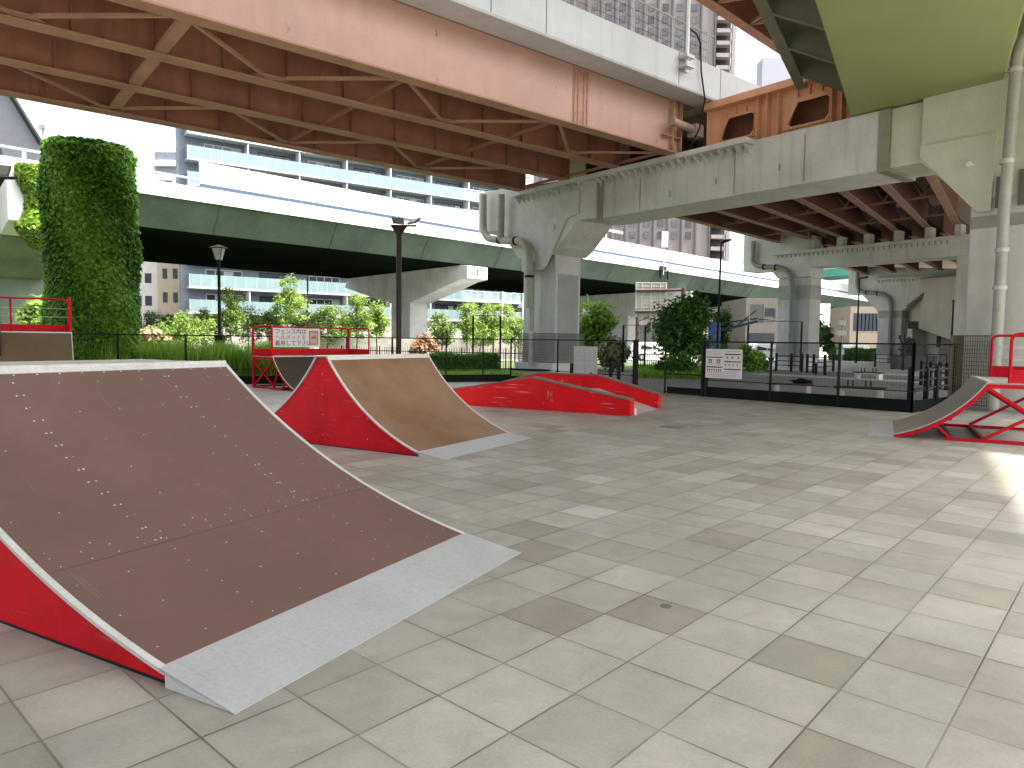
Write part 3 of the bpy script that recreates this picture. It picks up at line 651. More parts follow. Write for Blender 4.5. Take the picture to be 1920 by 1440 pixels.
def simple_pier(name, label, u, wl, wwid, stub, zb, zt, wend, zbase=-0.02, arch=False, rcol=None):
    t = thing(name, label, 'bridge pier', F(u+0.9, wl+wwid/2, 0))
    wr = wl+wwid
    mb = MB(); fbox(mb, u+0.15, u+1.5, wl, wr, zbase, zb-0.6); part(t, 'column', mb, CONC(), bev=0.04)
    mb = MB(); fbox(mb, u+0.142, u+1.508, wl-0.008, wr+0.008, zb-2.0, zb-1.1); part(t, 'paint_band', mb, mat('grey_band2', (0.36, 0.37, 0.34), 0.7))
    mb = MB(); fbox(mb, u+0.13, u+1.52, wl-0.02, wr+0.02, 0.7, 1.6); part(t, 'lower_band', mb, mat('grey_band3', (0.32, 0.33, 0.33), 0.7))
    if arch: poly = [(stub, zb+0.1), (stub+1.2, zb+0.05), (wl, zb-1.4), (wr+0.05, zb-1.4), (wr+0.9, zb-0.9), (wr+1.9, zb), (wend, zb), (wend, zt), (stub, zt+1.2)]
    else: poly = [(stub, zb), (wl-0.5, zb), (wl, zb-0.6), (wr, zb-0.6), (wr, zb), (wend, zb), (wend, zt), (wr, zt), (wr-0.2, zt+1.0), (stub, zt+1.4)]
    mb = MB(); mb.prism(poly, lambda a, b, tt: F(tt, a, b), u, u+1.7); part(t, 'crossbeam', mb, GREY(), bev=0.02)
    if rcol:
        mb = MB(); fbox(mb, u+0.1, u+1.5, rcol, rcol+2, zbase, zb); part(t, 'column', mb, CONC2(), bev=0.04)
    lg = MB(); fbox(lg, u-0.25, u-0.001, wl-0.3 if not arch else wl-0.2, wend, zt-0.15, zt+0.02)
    part(t, 'bearing_ledge', lg, GREY())
    rb = MB()
    for i in range(34): rb.bar(F(u-0.02, wl+i*0.3, zt-0.36), F(u-0.02, wl+i*0.3, zt-0.16), 0.05, 0.05)
    parts(t, 'bracket_rib', rb, mat('dark_olive_grey_paint', (0.26, 0.26, 0.19)))
    s = 1.0
    P = [F(u-0.3, stub+0.9, zt+0.9)] + arc(F(u-0.3, stub+0.9, zb+0.3), F(u-0.3, stub+0.9, zt-0.3), F(u-0.3, stub+1.7, zb+0.2)) + arc(F(u-0.3, wl+1.1, zb), F(u-0.3, wl+0.1, zb+0.1), F(u-0.2, wl+1.15, zb-1.1)) + [F(u-0.05, wl+1.15, 0.1)]
    pipe_with_collars(t, P, 0.16, [(F(u-0.3, stub+1.75, zb+0.2), Wv), (F(u-0.3, wl+0.05, zb+0.1), Wv)], mat('dark_pipe_paint', (0.23, 0.24, 0.23), 0.5))
    return t
simple_pier('portal_pier', 'second grey portal pier standing behind the black railings beyond the sports sign', 22.3, -2.6, 2.2, -5.15, 6.4, 7.45, 9.9, -0.3, rcol=7.75)
simple_pier('portal_pier', 'third pale portal pier with arched haunches, farthest of the row', 42.0, -4.7, 1.9, -7.3, 5.85, 7.2, 6.0, -0.5, arch=True)
NM = ['leftmost', 'second from left', 'third from left', 'fourth from left', 'fifth from left', 'sixth from left', 'rightmost']
for k in range(7):
    mb = MB(); fbox(mb, 22.35, 23.0, FBw[k]-0.16, FBw[k]+0.16, 7.5, 8.09)
    solo('bearing_pedestal', mb, GREY(), NM[k]+' short grey bearing pedestal on the second crossbeam', 'bearing pedestal', 'bearing pedestals on the second crossbeam', F(22.6, FBw[k], 7.5))

# ================================================================== OLIVE BOX GIRDER
YB = rad(30.2); Bd = Vector((math.sin(YB), math.cos(YB), 0)); Bn = Vector((math.cos(YB), -math.sin(YB), 0))
def G(t, n, z): return Bd*t + Bn*n + Vector((0, 0, z))
ob = thing('box_girder_viaduct', 'olive green steel box girder passing overhead at the top right', 'viaduct span', G(10, -0.3, 0))
OL = mat('olive_green_paint', (0.25, 0.285, 0.11), 0.5, var=0.06, scale=0.3, fine=0.03, streak=0.0)
OLD = mat('grey_olive_paint', (0.20, 0.21, 0.13), 0.6, var=0.1, scale=0.6)
def gbox(mb, t0, t1, n0, n1, z0, z1): return mb.hexa([G(t0, n0, z0), G(t1, n0, z0), G(t1, n1, z0), G(t0, n1, z0), G(t0, n0, z1), G(t1, n0, z1), G(t1, n1, z1), G(t0, n1, z1)])
def tend(n): # where the box meets the crossbeam plane u=0.3
    q = F(0.75, 0, 0); return ((q - Bn*n).dot(Uv))/(Bd.dot(Uv))
n0, n1 = -2.05, 1.42
mb = MB(); mb.hexa([G(-25, n0, 8.1), G(tend(n0), n0, 8.1), G(tend(n1), n1, 8.1), G(-25, n1, 8.1), G(-25, n0-0.25, 10), G(tend(n0-.25), n0-0.25, 10), G(tend(n1+.25), n1+0.25, 10), G(-25, n1+0.25, 10)])
part(ob, 'box', mb, OL, bev=0.03)
for sgn, na, nb in ((-1, n0-0.26, -3.62), (1, n1+0.26, 5.75)):
    w_ = MB(); w_.hexa([G(-25, min(na, nb), 9.95), G(tend(na), min(na, nb), 9.95), G(tend(nb), max(na, nb), 9.95), G(-25, max(na, nb), 9.95), G(-25, min(na, nb), 10.2), G(tend(na), min(na, nb), 10.2), G(tend(nb), max(na, nb), 10.2), G(-25, max(na, nb), 10.2)])
    part(ob, 'cantilever_wing', w_, OLD)
    fg = MB(); gbox(fg, -25, tend(nb)+0.7, nb-0.14, nb+0.14, 9.55, 9.61); gbox(fg, -25, tend(nb)+0.7, nb-0.02, nb+0.02, 9.61, 9.949); parts(ob, 'edge_girder', fg, OLD)
    rb = MB()
    for i in range(14):
        t = tend(na)-0.4-2.3*i
        rb.prism([(na, 9.94), (nb, 9.94), (nb, 9.62), (na, 8.95)], lambda a, b, tt: G(tt, a, b), t-0.012, t+0.012)
        rb.bar(G(t, na, 8.95), G(t, nb, 9.62), 0.16, 0.02)
    parts(ob, 'bracket', rb, OLD)
mb = MB(); gbox(mb, -25, 21, -3.62, -3.45, 10.203, 11.1); gbox(mb, -25, 17, 5.8, 6.0, 9.8, 11.1); parts(ob, 'parapet', mb, CONC2())
mb = MB(); mb.tube([G(22.6, -3.95, 11.3), G(22.6, -3.95, 10.5), G(22.3, -3.7, 10.1)], 0.09, 10); part(ob, 'drain_pipe', mb, WHITE())

# upper red steel viaduct glimpsed top right
uv = thing('upper_steel_viaduct', 'dark red upper girder glimpsed at the very top beside the olive box girder', 'viaduct span', (20, 35, 0))
YV = rad(45.6); a_ = Vector((math.sin(YV), math.cos(YV), 0)); b_ = Vector((math.cos(YV), -math.sin(YV), 0))
q0 = Vector((10.87, 30.42, 0))
def H(t, n, z): return q0 + a_*t + b_*n + Vector((0, 0, z))
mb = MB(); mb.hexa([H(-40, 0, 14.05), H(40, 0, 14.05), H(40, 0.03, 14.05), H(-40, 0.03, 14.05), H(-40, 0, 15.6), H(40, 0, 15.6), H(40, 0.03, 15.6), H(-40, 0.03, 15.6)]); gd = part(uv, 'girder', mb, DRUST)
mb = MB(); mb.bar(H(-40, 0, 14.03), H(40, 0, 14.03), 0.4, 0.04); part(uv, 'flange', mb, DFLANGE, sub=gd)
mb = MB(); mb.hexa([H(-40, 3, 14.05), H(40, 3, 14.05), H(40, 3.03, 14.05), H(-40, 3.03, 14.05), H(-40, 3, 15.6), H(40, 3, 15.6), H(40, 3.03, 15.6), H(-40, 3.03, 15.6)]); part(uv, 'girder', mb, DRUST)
mb = MB(); mb.hexa([H(-40, -1, 15.602), H(40, -1, 15.602), H(40, 7, 15.602), H(-40, 7, 15.602), H(-40, -1, 16), H(40, -1, 16), H(40, 7, 16), H(-40, 7, 16)]); part(uv, 'deck_slab', mb, MATS['deck_soffit'])
mb = MB()
for i in range(24):
    t = -30+i*2.5; mb.bar(H(t, 0.1, 14.15), H(t+1.25, 2.9, 14.15), 0.1, 0.1); mb.bar(H(t+1.25, 2.9, 14.15), H(t+2.5, 0.1, 14.15), 0.1, 0.1)
parts(uv, 'lateral_brace', mb, DFLANGE)

# ================================================================== BACKGROUND VIADUCT (white parapet, green soffit)
YE = rad(43.6); Dd = Vector((math.sin(YE), math.cos(YE), 0)); Dn = Vector((math.cos(YE), -math.sin(YE), 0))
def V(t, n, z): return Dd*t + Dn*n + Vector((0, 0, z))
vd = thing('background_viaduct', 'long concrete expressway viaduct with white noise barrier, blue stripe and green underside', 'viaduct', V(60, -57, 0))
GRN = mat('green_concrete', (0.085, 0.115, 0.09), 0.85, spec=0.15, var=0.18, scale=0.25, streak=0.45, streak_col=(0.10, 0.11, 0.08))
DKG = mat('shaded_green_soffit', (0.008, 0.011, 0.008), 1.0, var=0.2, scale=0.2, spec=0.0)  # near-black green puts the under-deck shade into the soffit colour
mb = MB(); mb.prism([(-47.1, 10.4), (-48.3, 8.5), (-66.9, 8.2), (-68.3, 10.2)], lambda a, b, t: V(t, a, b), -70, 330)
o = part(vd, 'box_girder', mb, GRN)
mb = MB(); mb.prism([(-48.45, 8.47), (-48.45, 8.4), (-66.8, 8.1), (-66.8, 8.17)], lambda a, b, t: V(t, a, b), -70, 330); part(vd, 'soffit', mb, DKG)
mb = MB()
for t in range(-60, 320, 9): mb.prism([(-47.08, 10.39), (-48.28, 8.49), (-48.31, 8.49), (-47.12, 10.39)], lambda a, b, tt: V(tt, a+0.02, b), t, t+0.06)
part(vd, 'segment_joint', mb, mat('joint_stain', (0.07, 0.08, 0.06), 0.9), sub=o)
mb = MB(); mb.prism([(-46.95, 10.35), (-46.95, 11.25), (-47.25, 11.25), (-47.25, 10.41)], lambda a, b, t: V(t, a, b), -70, 330)
WH = mat('white_barrier_paint', (0.62, 0.63, 0.62), 0.6, var=0.05, scale=0.3, streak=0.15, streak_col=(0.45, 0.44, 0.38))
part(vd, 'parapet', mb, WH)
mb = MB(); mb.prism([(-47.0, 11.4), (-47.0, 12.95), (-47.1, 12.95), (-47.1, 11.4)], lambda a, b, t: V(t, a, b), 19.6, 330)
mb.prism([(-46.93, 11.253), (-46.93, 11.28), (-47.1, 11.28), (-47.1, 11.253)], lambda a, b, t: V(t, a, b), 19.6, 330)
nb = part(vd, 'noise_barrier', mb, WH)
mb = MB(); mb.prism([(-46.96, 11.282), (-46.96, 11.54), (-47.0, 11.54), (-47.0, 11.4), (-47.08, 11.398), (-47.08, 11.282)], lambda a, b, t: V(t, a, b), 19.6, 330)
part(vd, 'blue_stripe', mb, mat('blue_stripe', (0.06, 0.08, 0.13), 0.7, var=0.05, spec=0.1), sub=nb)
mb = MB()
for t in np.arange(22, 330, 4.0): mb.prism([(-46.985, 11.5), (-46.985, 12.94), (-47.0, 12.94), (-47.0, 11.5)], lambda a, b, tt: V(tt, a, b), t, t+0.05)
mb.prism([(-46.985, 12.1), (-46.985, 12.13), (-47.0, 12.13), (-47.0, 12.1)], lambda a, b, t: V(t, a, b), 19.6, 330)
part(vd, 'panel_joint', mb, mat('barrier_joint', (0.42, 0.44, 0.46), 0.6), sub=nb)
mb = MB()
for t in np.arange(-60, 19, 2.0): mb.bar(V(t, -47.1, 11.25), V(t, -47.1, 11.75), 0.14, 0.14)
mb.tube([V(-70, -47.1, 11.78), V(19.5, -47.1, 11.78)], 0.07, 8); part(vd, 'railing', mb, mat('rail_grey', (0.5, 0.5, 0.5), 0.5))
mb = MB(); mb.prism([(-68.0, 10.2), (-68.0, 11.2), (-68.3, 11.2), (-68.3, 10.2)], lambda a, b, t: V(t, a, b), -70, 330); part(vd, 'rear_parapet', mb, WH)
def vpier(name, label, t, extra=0):
    p = thing(name, label, 'bridge pier', V(t, -57, 0))
    mb = MB(); mb.prism([(-55.9, -0.1), (-55.9, 5.5), (-59, 5.5), (-59, -0.1)], lambda a, b, tt: V(tt, a, b), t-1.15, t+1.15); part(p, 'stem', mb, CONC(), bev=0.1)
    mb = MB(); mb.prism([(-47.4, 7.15), (-47.4, 8.3), (-48.3, 8.39), (-66.8, 8.09), (-67.2, 7.1), (-59.4, 5.2), (-55.5, 5.2), (-48.6, 7.0)], lambda a, b, tt: V(tt, a, b), t-1.3, t+1.3); part(p, 'hammerhead_cap', mb, CONC(), bev=0.05)
    mb = MB(); mb.prism([(-47.395, 7.95), (-47.395, 8.0), (-47.385, 8.0), (-47.385, 7.95)], lambda a, b, tt: V(tt, a, b), t-0.7, t+0.7); mb.prism([(-47.395, 7.4), (-47.395, 7.95), (-47.385, 7.95), (-47.385, 7.4)], lambda a, b, tt: V(tt, a, b), t-0.06, t+0.06); parts(p, 'end_mark', mb, BLACK())
    return p
p0 = thing('hammerhead_pier', 'hammerhead pier with cap end coloured as sunlit at the far left edge behind the red railing', 'bridge pier', V(10.3, -57, 0))
mb = MB(); mb.prism([(-51.5, -0.1), (-51.5, 6.2), (-56.0, 6.2), (-56.0, -0.1)], lambda a, b, tt: V(tt, a, b), 8.6, 11.9); part(p0, 'stem', mb, mat('grey_green_concrete', (0.15, 0.18, 0.145), 0.85, var=0.2, scale=0.4), bev=0.1)  # dark grey-green colour for stem and cap body
mb = MB(); mb.prism([(-47.2, 6.9), (-47.2, 8.3), (-62, 8.1), (-62, 6.2), (-56.5, 5.0), (-51.2, 5.0)], lambda a, b, tt: V(tt, a, b), 8.8, 11.7); part(p0, 'hammerhead_cap', mb, MATS['grey_green_concrete'], bev=0.05)
mb = MB(); mb.prism([(-45.2, 7.6), (-45.2, 10.3), (-47.0, 10.33), (-47.199, 8.1), (-47.199, 7.0)], lambda a, b, tt: V(tt, a, b), 8.8, 11.7); part(p0, 'sunlit_cap_nose', mb, WH, bev=0.05)  # white colour stands for sunlight on the cap end
vpier('hammerhead_pier', 'grey hammerhead pier standing behind the twin floodlight pole', 45)
vpier('hammerhead_pier', 'grey hammerhead pier seen between the middle pier and the road sign', 83)
vpier('hammerhead_pier', 'pale hammerhead pier behind the basketball hoop', 121)
vpier('hammerhead_pier', 'farthest hammerhead pier with its cap end seen right of the second portal pier', 156)
# concrete wall under viaduct between sign and pier
mb = MB(); mb.prism([(-54, 0), (-54, 3.9), (-63, 3.9), (-63, 0)], lambda a, b, tt: V(tt, a, b), 88, 101)
solo('abutment_block', mb, CONC2(), 'long pale concrete wall under the viaduct behind the road sign', 'concrete wall', loc=V(94, -57, 0))

# small sign pole on viaduct
sp = thing('viaduct_sign', 'small vertical white sign on a thin pole rising from the far viaduct parapet', 'sign', V(75.7, -46.7, 10.6))
mb = MB(); mb.tube([V(75.7, -46.7, 9.8), V(75.7, -46.7, 14.9)], 0.06, 8); part(sp, 'pole', mb, STEEL())
mb = MB(); q = V(75.7, -46.6, 14.1); mb.box(q, 0.75, 0.08, 1.9, 0); bd = part(sp, 'board', mb, WHITE())
mb = MB()
for i in range(5):
    zz_ = q.z+0.78-0.37*i; mb.box((q.x, q.y-0.045, zz_), 0.36, 0.01, 0.05); mb.box((q.x-0.12, q.y-0.045, zz_-0.1), 0.05, 0.01, 0.16); mb.box((q.x+0.12, q.y-0.045, zz_-0.1), 0.05, 0.01, 0.16)
part(sp, 'lettering', mb, mat('sign_ink', (0.05, 0.05, 0.06), 0.6), sub=bd)
mb = MB(); q = V(75.7, -46.75, 10.6); mb.box(q, 1.3, 0.2, 0.5, YE); mb.box(q+Vector((0.6, 0, -0.8)), 0.15, 0.2, 1.1, YE); mb.box(q+Vector((-0.3, 0, -0.7)), 0.15, 0.2, 0.9, YE); part(sp, 'bracket', mb, BLACK())
# white lattice mast on the viaduct
lm = thing('lattice_mast', 'white lattice gantry leg standing behind the crossbeam on the far viaduct', 'gantry', V(78, -55, 10.4))
mb = MB()
for (a, b) in ((0, 0), (1.6, 0), (0, 1.2), (1.6, 1.2)): mb.bar(V(78+b, -58-a*0.6, 10.3), V(78+b, -58-a*0.6, 17), 0.16, 0.16)
for i in range(8):
    z = 10.5+i*0.8; mb.bar(V(78, -58, z), V(78, -58.96, z+0.8), 0.08, 0.08); mb.bar(V(78, -58, z+0.8), V(79.2, -58, z), 0.08, 0.08)
mb.bar(V(77, -58, 16.8), V(83, -58, 16.8), 0.2, 0.3); mb.bar(V(78, -58, 14), V(75, -58, 10.4), 0.14, 0.14)
part(lm, 'lattice', mb, WHITE())

# ================================================================== RAMPS
BROWN = mat('near_ramp_sheet', (0.118, 0.064, 0.046), 0.38, var=0.10, scale=0.8, fine=0.02, spec=0.45, scratch=0.16, scratch_col=(0.30, 0.24, 0.21), grime=0.15)
TAN = mat('tan_ramp_sheet', (0.19, 0.125, 0.082), 0.55, var=0.14, scale=0.55, fine=0.03, col2=(0.125, 0.06, 0.027), spec=0.25, scratch=0.12, scratch_col=(0.1, 0.08, 0.07), grime=0.2)
DKB = mat('dark_ramp_sheet', (0.115, 0.078, 0.042), 0.4, var=0.12, scale=1.0)
GRYB = mat('grey_brown_ramp_sheet', (0.20, 0.175, 0.14), 0.45, var=0.08, scale=1.0)
DECK = mat('grey_deck_sheet', (0.33, 0.32, 0.28), 0.6, var=0.08, scale=2)

def curve(x0, z0, x1, z1, th0, n=24):
    ch = math.atan2(z1-z0, x1-x0); a0 = rad(th0); a1 = 2*ch-a0
    R = (x1-x0)/(math.sin(a1)-math.sin(a0))
    return [(x0+R*(math.sin(a)-math.sin(a0)), z0+R*(math.cos(a0)-math.cos(a))) for a in [a0+(a1-a0)*i/n for i in range(n+1)]]
def off(pts, d):
    out = []
    for i, (x, z) in enumerate(pts):
        a = pts[max(0, i-1)]; b = pts[min(len(pts)-1, i+1)]; l = math.hypot(b[0]-a[0], b[1]-a[1])
        out.append((x-(b[1]-a[1])/l*d, z+(b[0]-a[0])/l*d))
    return out
def strip(mb, pts, y0, y1, th=0.0, smooth=True):
    """curved sheet following pts (x,z), thickness th downward"""
    lo = off(pts, -th) if th else None
    n = len(pts); vs = [(x, y0, z) for x, z in pts]+[(x, y1, z) for x, z in pts]; fs = [(i, i+1, n+i+1, n+i) for i in range(n-1)]
    mb.add(vs, fs, smooth)
    if th:
        vs = [(x, y0, z) for x, z in lo]+[(x, y1, z) for x, z in lo]; mb.add(vs, [(i, n+i, n+i+1, i+1) for i in range(n-1)], smooth)
        for y in (y0, y1): mb.add([(x, y, z) for x, z in pts]+[(x, y, z) for x, z in lo], [(i, i+1, n+i+1, n+i) for i in range(n-1)])
        for k in (0, n-1): mb.add([(pts[k][0], y0, pts[k][1]), (pts[k][0], y1, pts[k][1]), (lo[k][0], y1, lo[k][1]), (lo[k][0], y0, lo[k][1])], [(0, 1, 2, 3)])
def screws_mesh(mb, pts, ys, rows, r=0.008):
    """little domed screw heads on the curve at arc fractions rows"""
    for fx in rows:
        i = min(len(pts)-2, int(fx*(len(pts)-1))); s = fx*(len(pts)-1)-i
        x = pts[i][0]*(1-s)+pts[i+1][0]*s; z = pts[i][1]*(1-s)+pts[i+1][1]*s
        dx, dz = pts[i+1][0]-pts[i][0], pts[i+1][1]-pts[i][1]; l = math.hypot(dx, dz); nx, nz = -dz/l, dx/l; tx, tz = dx/l, dz/l
        for y in ys:
            x_, z_, y_ = x+tx*random.uniform(-.01, .01), z, y+random.uniform(-.012, .012)
            vs = []
            for k in range(7):
                a = 2*math.pi*k/7; vs.append((x_+tx*r*math.cos(a)+nx*0.001, y_+r*math.sin(a), z_+tz*r*math.cos(a)+nz*0.001))
            vs.append((x_+nx*0.005, y_, z_+nz*0.005))
            mb.add(vs, [(k, (k+1) % 7, 7) for k in range(7)], True)

def solid_ramp(name, label, tip_near, tip_far, plate, zj, xt, zt, th0, deck_to, sheet, spine=False, group=None):
    """closed-side quarter. local +x goes up the ramp, +y is the near side"""
    a = Vector(tip_near); b = Vector(tip_far); wdt = (a-b).length
    yv = (a-b).normalized(); xv = Vector((yv.y, -yv.x, 0))
    rot = math.atan2(xv.y, xv.x); mid = (a+b)/2
    t = thing(name, label, 'skate ramp', (mid.x, mid.y, 0), rot, group)
    h = wdt/2; pts = curve(plate, zj, xt, zt, th0)
    trim = 0.035
    sh = MB(); strip(sh, off(pts, 0.0), -h+trim, h-trim, 0.012)
    s_ = part(t, 'riding_surface', sh, sheet, True)
    sm = MB()
    for k in (0.39, 0.72): pass
    if not spine:
        n = len(pts)
        seg = [pts[int(0.36*(n-1))], pts[int(0.36*(n-1))+1]]
        x, z = seg[0]; x2, z2 = x+(seg[1][0]-x)*0.04, z+(seg[1][1]-z)*0.04
        sm.add([(x, -h+trim, z+0.0015), (x, h-trim, z+0.0015), (x2, h-trim, z2+0.0015), (x2, -h+trim, z2+0.0015)], [(0, 1, 2, 3)])
        part(t, 'sheet_seam', sm, mat('seam_brown', (0.075, 0.045, 0.036), 0.7), True, sub=s_)
        sc = MB()
        rows = [0.03, 0.10, 0.17, 0.24, 0.31, 0.345, 0.375, 0.45, 0.52, 0.60, 0.68, 0.76, 0.84, 0.92, 0.985]
        ys_all = [-h+0.1, -0.62, -0.58, -0.2, 0.2, 0.6, 0.64, h-0.1]
        screws_mesh(sc, pts, [-0.615, -0.575, 0.6, 0.64], [0.35+0.046*i for i in range(14)], 0.0075)
        screws_mesh(sc, pts, [-0.615, 0.6], [0.03+0.046*i for i in range(7)], 0.0048)
        screws_mesh(sc, pts, [-h+0.11, h-0.11, -1.0, -0.35, 0.0, 0.3, 0.95], [0.06+0.11*i for i in range(9)], 0.0052)
        screws_mesh(sc, pts, [-h+0.12+i*(2*h-0.24)/15 for i in range(16)], [0.345, 0.372], 0.0048)
        screws_mesh(sc, pts, [-h+0.12+i*(2*h-0.24)/15 for i in range(16)], [0.975], 0.007)
        tag(part(t, 'screws', sc, mat('screw_heads', (0.62, 0.60, 0.56), 0.3, metal=0.6), True, sub=s_), kind='stuff')
    for sgn in (1, -1):
        y0, y1 = sgn*(h-trim), sgn*h
        tr = MB(); strip(tr, off(pts, 0.004), min(y0, y1), max(y0, y1), 0.02); part(t, 'edge_trim', tr, STEEL(), True)
    if spine: back = [(2*deck_to-(xt-0)-(x-xt)+0 if False else xt+deck_to+(xt-x), z) for x, z in pts[::-1]]
    if spine:
        prof = [(plate, 0.0)]+off(pts, -0.018)+[(xt+0.01, zt-0.002)]+[(xt+deck_to-0.01, zt-0.002)]+off(back, -0.018)+[(xt+deck_to+(xt-plate), 0.0)]
    else:
        prof = [(plate, 0.0)]+off(pts, -0.018)+[(xt+0.01, zt-0.02), (xt+deck_to, zt-0.02), (xt+deck_to, 0.0)]
    for sgn in (1, -1):
        sd_ = MB(); sd_.prism(prof, lambda p, q, y: (p, y, q+0.002), sgn*(h-0.045), sgn*(h-0.03)); sp__ = part(t, 'side_panel', sd_, RED(), True)
        xe_ = prof[-1][0]
        sk = MB(); sk.box(((plate+xe_)/2, sgn*(h-0.034), 0.007), xe_-plate-0.02, 0.014, 0.014); part(t, 'gap_shade_strip', sk, BLACK(), True, sub=sp__)  # black strip stands in for the shaded gap and contact dirt under the panel
        bs = MB()
        xs_ = [xt+deck_to/2, xt-0.75] + ([xt+deck_to+0.75] if spine else [])
        for xx in xs_:
            zz = 0.16
            while zz < (zt-0.1 if abs(xx-xt) < deck_to+0.1 and xx >= xt else zt*0.42):
                bs.box((xx, sgn*(h-0.029), zz), 0.016, 0.004, 0.016); zz += 0.3
        if bs.v: tag(part(t, 'panel_screws', bs, mat('pale_red_screw', (0.6, 0.25, 0.25), 0.5), True, sub=sp__), kind='stuff')
    # threshold plate
    pl = MB(); pl.add([(0, -h, 0.004), (0, h, 0.004), (plate+0.04, h, zj+0.012), (plate+0.04, -h, zj+0.012), (0, -h, 0.0), (0, h, 0.0), (plate+0.04, h, zj-0.005), (plate+0.04, -h, zj-0.005)],
           [(0, 3, 2, 1), (4, 5, 6, 7), (0, 1, 5, 4), (1, 2, 6, 5), (2, 3, 7, 6), (3, 0, 4, 7)])
    part(t, 'threshold_plate', pl, PLATE(), True)
    wd = MB(); 
    for sgn in (1, -1): wd.prism([(0.02, 0.001), (plate-0.002, zj-0.012), (plate-0.002, 0.001)], lambda p, q, y: (p, y, q), sgn*(h-0.03), sgn*(h-0.003))
    parts(t, 'plate_side', wd, STEEL(), True)
    # coping and deck
    cp_ = MB(); fr_ = 0.62 if spine else 0.5; q0_ = (pts[-1][0]*(1-fr_)+pts[-2][0]*fr_, pts[-1][1]*(1-fr_)+pts[-2][1]*fr_)
    strip(cp_, off([q0_, pts[-1], (xt+0.005, zt+0.004)], 0.006), -h, h, 0.02)
    cp_.box((xt+0.02, 0, zt+0.004), 0.04, 2*h, 0.012); cp_.tube([(xt+0.01, -h, zt), (xt+0.01, h, zt)], 0.022, 10)
    part(t, 'coping', cp_, STEEL(), True)
    if not spine:
        dk = MB(); dk.box((xt+deck_to/2+0.05, 0, zt-0.006), deck_to-0.1, 2*h-0.02, 0.02); part(t, 'deck', dk, DECK, True)
        bk = MB(); bk.box((xt+deck_to, 0, (zt-0.02)/2), 0.02, 2*h-0.1, zt-0.02); part(t, 'back_panel', bk, RED(), True)
    else:
        dk = MB(); dk.box((xt+deck_to/2, 0, zt-0.003), deck_to-0.02, 2*h, 0.02); part(t, 'deck', dk, mat('dark_strip', (0.10, 0.085, 0.07), 0.5), True)
        sh = MB(); strip(sh, back, -h+trim, h-trim, 0.012); part(t, 'riding_surface', sh, sheet, True)
        for sgn in (1, -1):
            y0, y1 = sgn*(h-trim), sgn*h; tr = MB(); strip(tr, off(back, 0.004), min(y0, y1), max(y0, y1), 0.02); part(t, 'edge_trim', tr, STEEL(), True)
        cp_ = MB(); cp_.tube([(xt+deck_to-0.01, -h, zt), (xt+deck_to-0.01, h, zt)], 0.022, 10); part(t, 'coping', cp_, STEEL(), True)
        xe = xt+deck_to+xt
        pl = MB(); pl.add([(xe, -h, 0.004), (xe, h, 0.004), (xe-plate-0.04, h, zj+0.012), (xe-plate-0.04, -h, zj+0.012)], [(0, 1, 2, 3)]); part(t, 'threshold_plate', pl, PLATE(), True)
        sc = MB()
        for i in range(16):
            pass
    return t
solid_ramp('quarter_pipe', 'large brown quarter pipe ramp in the left foreground with grey steel threshold plate', (-1.158, 2.89, 0), (0.084, 5.209, 0), 0.46, 0.075, 3.20, 1.35, 11, 1.25, BROWN)
solid_ramp('spine_ramp', 'tan double-sided spine ramp with solid red side panel, second from the front', (-0.895, 9.27, 0), (0.342, 11.42, 0), 0.42, 0.055, 2.10, 1.315, 18, 0.24, TAN, spine=True)

def rails(t, h, xa, xb, zt, rh=0.93, side_far=True, yback=None):
    """tubular guard rails around a deck: near side, back, far side"""
    r = 0.026; yy = h-0.03; xb -= 0.03
    def hoop(p, q, mid=True, posts=()):
        p = Vector(p); q = Vector(q); d = (q-p).normalized(); c = 0.12; up = Vector((0, 0, 1))
        P = [p] + [p+up*(rh-c)] + arc(p+up*rh, p+up*(rh-c), p+up*rh+d*c, 5)[1:] + arc(q+up*rh, q+up*rh-d*c, q+up*(rh-c), 5) + [q]
        mb = MB(); mb.tube(P, r, 10)
        for s in posts: w = p+(q-p)*s; mb.tube([w, w+up*rh], r, 8)
        rl = part(t, 'guard_rail', mb, RED(), True)
        if mid:
            m2 = MB()
            for zz in (rh*0.47, rh*0.72): m2.tube([p+up*zz, q+up*zz], 0.008, 6)
            part(t, 'rail_wire', m2, STEEL(), True, sub=rl)
        kb = MB(); kb.bar(p+up*0.11, q+up*0.11, 0.02, 0.22); part(t, 'kickboard', kb, RED(), True, sub=rl)
    hoop((xa+0.08, yy, zt), (xb-0.06, yy, zt)); hoop((xb, yy, zt), (xb, -yy, zt), True, (0.18, 0.68))
    hoop((xb-0.06, -yy, zt), (xa+0.08, -yy, zt))
